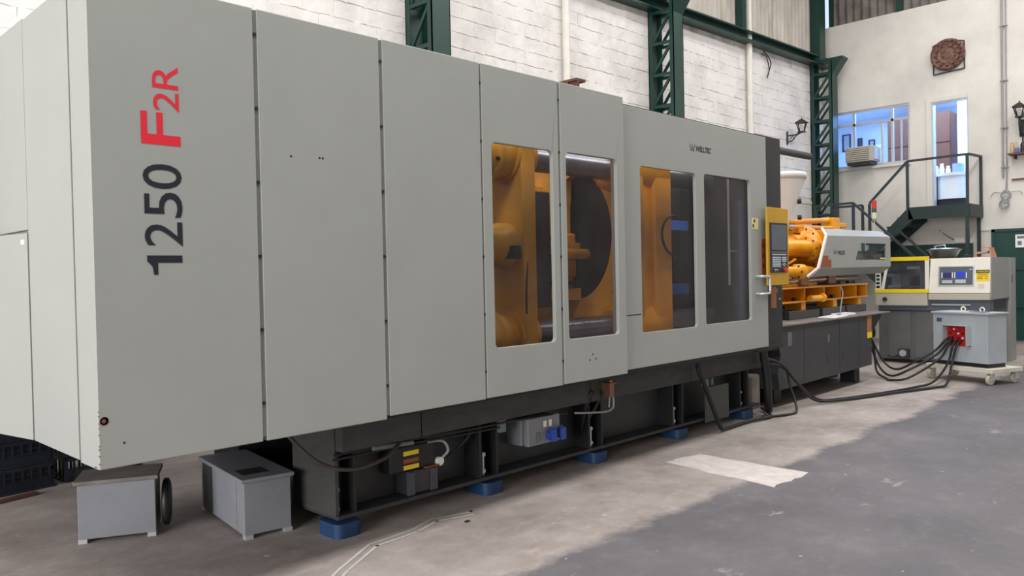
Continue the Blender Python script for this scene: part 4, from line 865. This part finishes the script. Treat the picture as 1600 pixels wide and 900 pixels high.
# ================================================================== OTHER THINGS ON THE FLOOR
def steel_box(label, corner, ang, wx, dy, h, feet=True, tops=None, name='steel_box'):
    xf = Matrix.Translation((corner[0], corner[1], 0)) @ Matrix.Rotation(ang, 4, 'Z')
    c = thing(name, label, 'box', xf @ Vector((wx/2, dy/2, 0)))
    MB(xf).box(0, wx, 0, dy, .022, h-.02).build('casing', greyb, c, bevel=.004)
    MB(xf).box(-.02, wx+.02, -.02, dy+.015, h-.024, h).build('lid', dust if tops else greyb, c, bevel=.005)
    for x in (.0, wx-.05):
        for y in (-.012, dy-.04): MB(xf).box(x, x+.05, y, y+.05, 0, .026).build('foot', alu, c)
    return c, xf
c, xf = steel_box('smaller grey steel box with dusty brown lid under the near corner of the machine', (1.605, 5.345), math.radians(-26.8), .44, .32, .385, tops=True)
b = MB(xf); b.lathe((.47, .16, .17), [(.13, 0), (.15, .01), (.15, .035), (.13, .045)], 24, 'x'); b.build('flywheel', iron, c)
c, xf = steel_box('larger grey steel box on feet, right of the one with the brown lid', (2.325, 4.62), math.radians(-8), .30, .86, .375)
MB(xf).box(-.006, .0, .13, .136, .03, .36).build('stain_line', conc, c); MB(xf).box(-.008, -.001, .62, .8, .03, .35).build('oil_stain', dark, c)
MB(xf).box(.03, .2, .1, .26, .375, .3765).build('oil_stain', dark, c)
xf = Matrix.Translation((0, 0, 0)); o = MB().box(8.42, 8.62, 4.42, 4.72, .06, .45).build('concrete_block', conc, bevel=.03); tag(o, 'rough pale concrete block under the joint behind the thick black hose', 'block')
o.location.z -= .06; 
# loose papers on the injection table
for i, (x, y, a, wx, wy, t_) in enumerate(((10.45, 4.32, .12, .62, .22, 'open white booklet lying on the injection table, the front one'), (10.98, 4.40, -.12, .40, .16, 'white papers lying on the injection table behind the front booklet'))):
    xf = Matrix.Translation((x, y, .956)) @ Matrix.Rotation(a, 4, 'Z'); b = MB(xf)
    b.box(-wx/2, wx/2, -wy/2, wy/2, 0, .006).box(-wx/2+.02, wx/2-.01, -wy/2+.01, wy/2-.005, .006, .012+.012*i); tag(b.build('papers', paper), t_, 'paper')

# ---- second, small moulding machine
m2 = thing('small_moulding_machine', 'small cream injection moulding machine with yellow framed guard, behind the cable trolley', 'machine', (14.4, 4.2, 0))
def Q(name, b, mat, par=None, **k): return b.build(name, mat, par or m2, **k)
FX = 13.9
Q('base_cabinet', MB().box(14.02, 15.05, 3.36, 5.02, .06, .88), greyd, bevel=.004)
for y0, y1 in ((4.50, 4.86), (4.02, 4.44), (3.4, 3.98)): Q('cabinet_door', MB().box(14.0, 14.02, y0, y1, .1, .86), greyd, bevel=.004)
Q('door_latch', MB().box(13.98, 14.0, 4.16, 4.19, .46, .52), steel)
Q('base_plinth', MB().box(14.08, 15.0, 3.4, 4.98, 0, .06), black)
Q('bed', MB().box(13.96, 15.05, 3.34, 5.0, .88, 1.06), slate, bevel=.004); Q('bed_ledge', MB().box(13.93, 13.98, 3.6, 4.16, .965, .985), alu)
Q('lower_hood', MB().box(FX, 14.9, 4.215, 5.03, .955, 1.17), beige, bevel=.01)
bt = Q('stop_button', MB().tube((FX-.03, 4.87, 1.06), (FX, 4.87, 1.06), .035, 14), M('navy_button', (30, 40, 80), .4))
# guard: yellow top and bottom rails, cream stiles, glazing
gd = Q('guard_door', MB().box(FX-.01, FX+.04, 4.19, 5.03, 1.165, 1.225), lemon, bevel=.004, label='guard door with yellow rails')
MB().box(FX-.01, FX+.04, 4.19, 4.86, 1.69, 1.755).build('top_rail', lemon, gd, bevel=.004); Q('guard_roof', MB().box(FX+.05, 14.7, 4.19, 5.0, 1.70, 1.715), beige)
MB().box(FX-.008, FX+.035, 4.19, 4.245, 1.225, 1.69).build('stile', cream, gd)
b = MB(); b.hexa([(FX-.008, 4.93, 1.225), (FX-.008, 4.885, 1.225), (FX-.008, 4.80, 1.69), (FX-.008, 4.845, 1.69)], [(FX+.035, 4.93, 1.225), (FX+.035, 4.885, 1.225), (FX+.035, 4.80, 1.69), (FX+.035, 4.845, 1.69)]); b.build('stile', cream, gd)
MB().plate([(4.245, 1.225), (4.885, 1.225), (4.80, 1.69), (4.245, 1.69)], [], FX+.012, FX+.017, 'yz').build('glazing', guardg, gd)
cs = Q('label_strip', MB().box(FX-.004, FX+.03, 4.94, 5.02, 1.225, 1.50), white)
for k in range(4): MB().box(FX-.006, FX-.004, 4.952, 5.008, 1.245+k*.062, 1.285+k*.062).build('print', navy, cs)
Q('guard_back', MB().box(14.7, 14.72, 4.2, 5.03, 1.17, 1.45), greyc)
Q('clamp_block', MB().box(14.15, 14.6, 4.55, 4.7, 1.17, 1.55), steel); Q('clamp_block', MB().box(14.15, 14.6, 4.3, 4.4, 1.17, 1.6), alu)
for y in (4.3, 4.36, 4.42, 4.48): Q('pillar', MB().box(14.5, 14.54, y, y+.03, 1.4, 1.6), alu)
for z in (1.25, 1.45): Q('tie_rod', MB().tube((14.3, 4.25, z), (14.3, 4.95, z), .03, 12), steel)
# console
b = MB(); b.hexa([(FX, 4.19, 1.16), (FX+.06, 4.18, 1.715), (FX+.06, 3.325, 1.715), (FX, 3.325, 1.16)], [(15.05, 4.19, 1.16), (15.05, 4.18, 1.715), (15.05, 3.325, 1.715), (15.05, 3.325, 1.16)])
con = Q('console', b, cream, bevel=.006)
Q('console_side', MB().box(FX+.07, 15.06, 3.315, 3.324, 1.06, 1.715), M('side_grey', (150, 150, 148), .5)); Q('console_skirt', MB().box(FX-.005, 15.05, 3.325, 4.2, 1.055, 1.155), beige, bevel=.004)
def face(y, z, d=0): return FX+.06*(z-1.16)/.555-d
def cface(y0, y1, z0, z1, d0, d1):
    return MB().hexa([(face(y0, z0, d0), y0, z0), (face(y1, z0, d0), y1, z0), (face(y1, z1, d0), y1, z1), (face(y0, z1, d0), y0, z1)], [(face(y0, z0, d1), y0, z0), (face(y1, z0, d1), y1, z0), (face(y1, z1, d1), y1, z1), (face(y0, z1, d1), y0, z1)])
dsp = cface(3.56, 4.04, 1.29, 1.575, .004, -.005).build('display_panel', slate, con)
sf = MB(); 
for (a, b_, c_, d_) in ((3.54, 4.06, 1.575, 1.592), (3.54, 4.06, 1.273, 1.29), (4.04, 4.06, 1.29, 1.575), (3.54, 3.56, 1.29, 1.575)):
    q = cface(a, b_, c_, d_, .009, -.005); sf.add(q.v, q.f)
sf.build('display_frame', alu, con)
for y0, y1, z0, z1, m_ in ((3.86, 3.985, 1.40, 1.485, lcd2), (3.67, 3.80, 1.40, 1.50, lcd), (3.85, 4.0, 1.32, 1.365, alu), (3.66, 3.81, 1.32, 1.375, alu)): cface(y0, y1, z0, z1, .007, .003).build('screen' if m_ in (lcd, lcd2) else 'key_field', m_, con)
for y in (3.645, 3.81, 3.845, 3.995): cface(y, y+.014, 1.40, 1.49, .006, .003).build('key_column', white, con)
cface(3.575, 3.61, 1.53, 1.54, .006, .003).build('print', white, con)
wl_ = cface(3.335, 3.515, 1.345, 1.52, .002, -.001).build('warning_label', lemon, con, label='yellow and black warning label'); cface(3.332, 3.518, 1.472, 1.522, .004, .0).build('label_header', black, con)
lettering('label_text', 'ATENÇÃO', lambda u, v: (face(0, 1.48+.034*v, .0055), 3.505-.16*u, 1.48+.034*v), lemon, con, .02)
for k, (z, y0, y1) in enumerate(((1.452, 3.35, 3.5), (1.435, 3.36, 3.49), (1.41, 3.42, 3.5), (1.395, 3.43, 3.5), (1.38, 3.42, 3.5), (1.41, 3.35, 3.40), (1.385, 3.35, 3.40))): cface(y0, y1, z, z+.006, .004, .0).build('label_line', terra, con)
cface(3.40, 3.49, 1.235, 1.305, .002, -.001).build('sticker', M('ivory_sticker', (216, 204, 186), .6), con)
Q('rear_cabinet', MB().box(15.07, 15.4, 3.30, 3.36, 0, 1.71).box(15.07, 15.4, 3.36, 4.9, .05, 1.6), M('rear_grey', (150, 150, 148), .5))
Q('rear_label', MB().box(15.1, 15.2, 3.296, 3.30, 1.3, 1.42), logo_g)
Q('side_recess', MB().box(14.2, 14.9, 3.33, 3.345, .9, 1.04), black)
# cooling fan box at the foot
Q('cooling_fan', MB().box(13.9, 14.0, 4.52, 4.68, .10, .24), dark, bevel=.006); Q('fan_hub', MB().tube((13.885, 4.6, .17), (13.9, 4.6, .17), .055, 16), alu); Q('fan_cable', MB().path([(13.92, 4.68, .14), (13.9, 4.75, .1), (13.92, 4.85, .12)], .01, 6), rubber)
# things lying on it
pn = thing('steel_pan', 'wide dark steel pan with bright lid handle on the small machine', 'pan', (14.4, 4.10, 1.755))
b = MB(); b.lathe((14.4, 4.10, 1.715), [(.15, 0), (.17, .01), (.235, .13), (.27, .145), (.27, .155)], 32); b.build('bowl', M('pan_steel', (96, 94, 94), .3, metal=.8), pn)
MB().lathe((14.4, 4.10, 1.87), [(.235, 0), (.2, .015), (.05, .022)], 28).build('lid', steel, pn)
b = MB(); b.path([(14.4, 4.24, 1.89), (14.4, 4.23, 1.925), (14.4, 4.10, 1.935), (14.4, 4.09, 1.925), (14.4, 4.08, 1.89)], .013, 8); b.build('handle', steel, pn)
b = MB(); b.hexa([(14.2, 3.60, 1.77), (14.2, 3.42, 1.79), (14.5, 3.42, 1.79), (14.5, 3.60, 1.77)], [(14.2, 3.60, 1.80), (14.2, 3.42, 1.82), (14.5, 3.42, 1.82), (14.5, 3.60, 1.80)])
b.hexa([(14.2, 3.36, 1.716), (14.2, 3.40, 1.87), (14.5, 3.40, 1.87), (14.5, 3.36, 1.716)], [(14.2, 3.375, 1.716), (14.2, 3.415, 1.87), (14.5, 3.415, 1.87), (14.5, 3.375, 1.716)])
b.hexa([(14.2, 3.415, 1.86), (14.2, 3.50, 1.88), (14.5, 3.50, 1.88), (14.5, 3.415, 1.86)], [(14.2, 3.415, 1.875), (14.2, 3.50, 1.895), (14.5, 3.50, 1.895), (14.5, 3.415, 1.875)])
b.hexa([(14.2, 3.62, 1.716), (14.2, 3.37, 1.716), (14.5, 3.37, 1.716), (14.5, 3.62, 1.716)], [(14.2, 3.60, 1.73), (14.2, 3.385, 1.73), (14.5, 3.385, 1.73), (14.5, 3.60, 1.73)])
tag(b.build('cardboard_box', cardb), 'small open pinkish cardboard box on the small machine', 'box')
b = MB(); b.path([(14.25, 3.82, 1.7295), (14.2, 3.76, 1.755), (14.2, 3.70, 1.755), (14.25, 3.64, 1.7295)], .014, 8); tag(b.build('black_hose_end', rubber), 'short black hose lying beside the cardboard box on the small machine', 'hose')

# ---- trolley with the grey cable box
A = math.radians(-22); T = Matrix.Translation((12.0, 2.9, 0)) @ Matrix.Rotation(A, 4, 'Z')     # local x: back, local y: left
tl = thing('trolley', 'low cream platform trolley on four nylon casters under the cable box', 'trolley', T @ Vector((.3, .42, 0)))
MB(T).box(-.06, .56, -.10, .90, .155, .215).build('platform', plat_m, tl, bevel=.006)
for x, y in ((-.0, -.04), (.48, -.04), (0.0, .84), (.48, .84)):
    fk = MB(T).box(x-.035, x+.035, y-.035, y+.035, .148, .156).box(x-.035, x+.03, y-.036, y-.029, .06, .15).box(x-.035, x+.03, y+.029, y+.036, .06, .15).build('caster_fork', alu, tl)
    MB(T).lathe((x-.02, y, .068), [(.012, -.022), (.03, -.018), (.05, -.02), (.064, -.022), (.068, -.014), (.068, .014), (.064, .022), (.05, .02), (.03, .018), (.012, .022)], 24, 'y').build('wheel', caster, fk)
BH = .955
bx = thing('cable_box', 'grey steel power box with red socket panel standing on the trolley', 'box', T @ Vector((.3, .41, .216)))
MB(T).box(.02, .36, .01, .81, .216, .27).build('plinth', black, bx)
MB(T).box(0, .38, 0, .82, .27, BH-.025).build('casing', greyc, bx, bevel=.006); MB(T).box(-.025, .405, -.02, .84, BH-.025, BH).build('lid', greyc, bx, bevel=.004)
for x, y in ((.16, .47), (.12, .16)):
    b = MB(T); pts = [(x, y+.032*math.cos(a), BH+.034+.032*math.sin(a)) for a in [2*math.pi*i/12 for i in range(13)]]; b.path(pts, .009, 6, 1); b.box(x-.02, x+.02, y-.02, y+.02, BH, BH+.008); b.build('lifting_eye', white, bx)
MB(T).box(.05, .2, .1, .30, BH, BH+.012).build('loose_plate', dust, bx)
MB(T).box(-.002, 0, .68, .76, .81, .865).build('rating_plate', bluetxt, bx)
R0, R1, Z0, Z1 = .24, .59, .50, .77
b = MB(T)
for q in ((R0, R1, Z1, Z1+.008), (R0-.008, R0, Z0, Z1+.008), (R1, R1+.008, Z0, Z1+.008)): b.box(-.11, 0, q[0], q[1], q[2], q[3])
b.build('socket_shroud', greyc, bx); rp_ = MB(T).box(-.012, 0, R0, R1, Z0-.01, Z1).build('socket_panel', red, bx, label='red socket panel')
for i in range(4):
    for j in range(5):
        y, z = R0+.045+.065*j, Z0+.04+.06*i; MB(T).tube((-.022, y, z), (-.012, y, z), .015, 8).build('socket', white if (i*3+j*5) % 4 == 0 else (black if (i+j) % 3 == 0 else redl), rp_)
# cables from the box
def T_(x, y, z): return tuple(T @ Vector((x, y, z)))
cabs = [
 ('uppermost of three short black cables looping from red sockets to injection base', [T_(-.02, .54, .60), T_(-.10, .56, .56), T_(-.16, .66, .42), (11.95, 3.78, .27), (12.0, 4.05, .13), (12.05, 4.25, .22), (12.0, 4.38, .5), (11.92, 4.45, .72)]),
 ('middle one of three short black cables looping from red sockets to injection base', [T_(-.02, .49, .61), T_(-.11, .50, .55), T_(-.2, .62, .36), (11.75, 3.8, .17), (11.85, 4.08, .05), (11.95, 4.28, .16), (11.95, 4.40, .46), (11.88, 4.48, .7)]),
 ('lowest of three short black cables, touching the floor before rising to injection base', [T_(-.02, .50, .56), T_(-.11, .51, .48), T_(-.2, .58, .3), (11.55, 3.75, .08), (11.6, 4.0, .022), (11.75, 4.12, .022), (11.9, 4.3, .10), (11.98, 4.36, .4), (11.92, 4.4, .62)]),
 ('long black floor cable from trolley to machine joint, the one farther from viewer', [T_(-.02, .42, .57), T_(-.11, .43, .50), T_(-.18, .46, .25), (11.5, 3.42, .06), (11.1, 3.52, .022), (10.3, 3.69, .022), (9.6, 3.9, .022), (9.25, 4.02, .05), (8.9, 4.08, .25), (8.55, 4.1, .48), (8.2, 4.12, .56), (8.1, 4.13, .57)]),
 ('long black floor cable from trolley to machine joint, the one nearest the viewer', [T_(-.02, .36, .57), T_(-.11, .37, .50), T_(-.2, .38, .25), (11.45, 3.25, .05), (11.2, 3.32, .022), (10.4, 3.58, .022), (9.6, 3.82, .022), (9.1, 3.98, .06), (8.75, 4.04, .3), (8.45, 4.06, .52), (8.2, 4.08, .61), (8.1, 4.1, .61)])]
for t_, pts in cabs: tag(MB().path(pts, .0155, 8, 7).build('power_cable', rubber), t_, 'cable', 'black power cables of the trolley box')
tag(MB().path([(8.62, 4.1, .48), (8.64, 4.08, .3), (8.6, 4.0, .12), (8.45, 3.92, .02), (8.2, 3.95, .018), (7.95, 4.06, .018)], .014, 8).build('floor_cable', rubber), 'thin black cable dropping to the floor and curling back to the blue pad', 'cable')
o = MB().path([(12.05, 4.45, .72), (11.98, 4.4, .78), (11.95, 4.36, .70), (12.0, 4.38, .6), (12.08, 4.44, .62)], .03, 8).build('coiled_hose', rubber); tag(o, 'black hose coil hanging under the right end of the injection table', 'hose')
tag(MB().path([(10.95, 4.42, 1.35), (10.97, 4.4, 1.25), (10.85, 4.38, 1.08), (10.7, 4.33, .99), (10.6, 4.33, .985)], .009, 6).build('grey_wire', conduit_m), 'thin grey wire hanging from the hood down to the papers', 'wire')
for i, (x, y, s_) in enumerate(((3.45, 3.83, .02), (3.62, 3.98, .014))): tag(MB().box(x, x+s_*1.6, y, y+s_, 0, .008).build('debris_chip', iron), ['black chip on the floor just in front of the chalk line', 'smaller black chip on the floor beside the end of the chalk line'][i], 'debris')
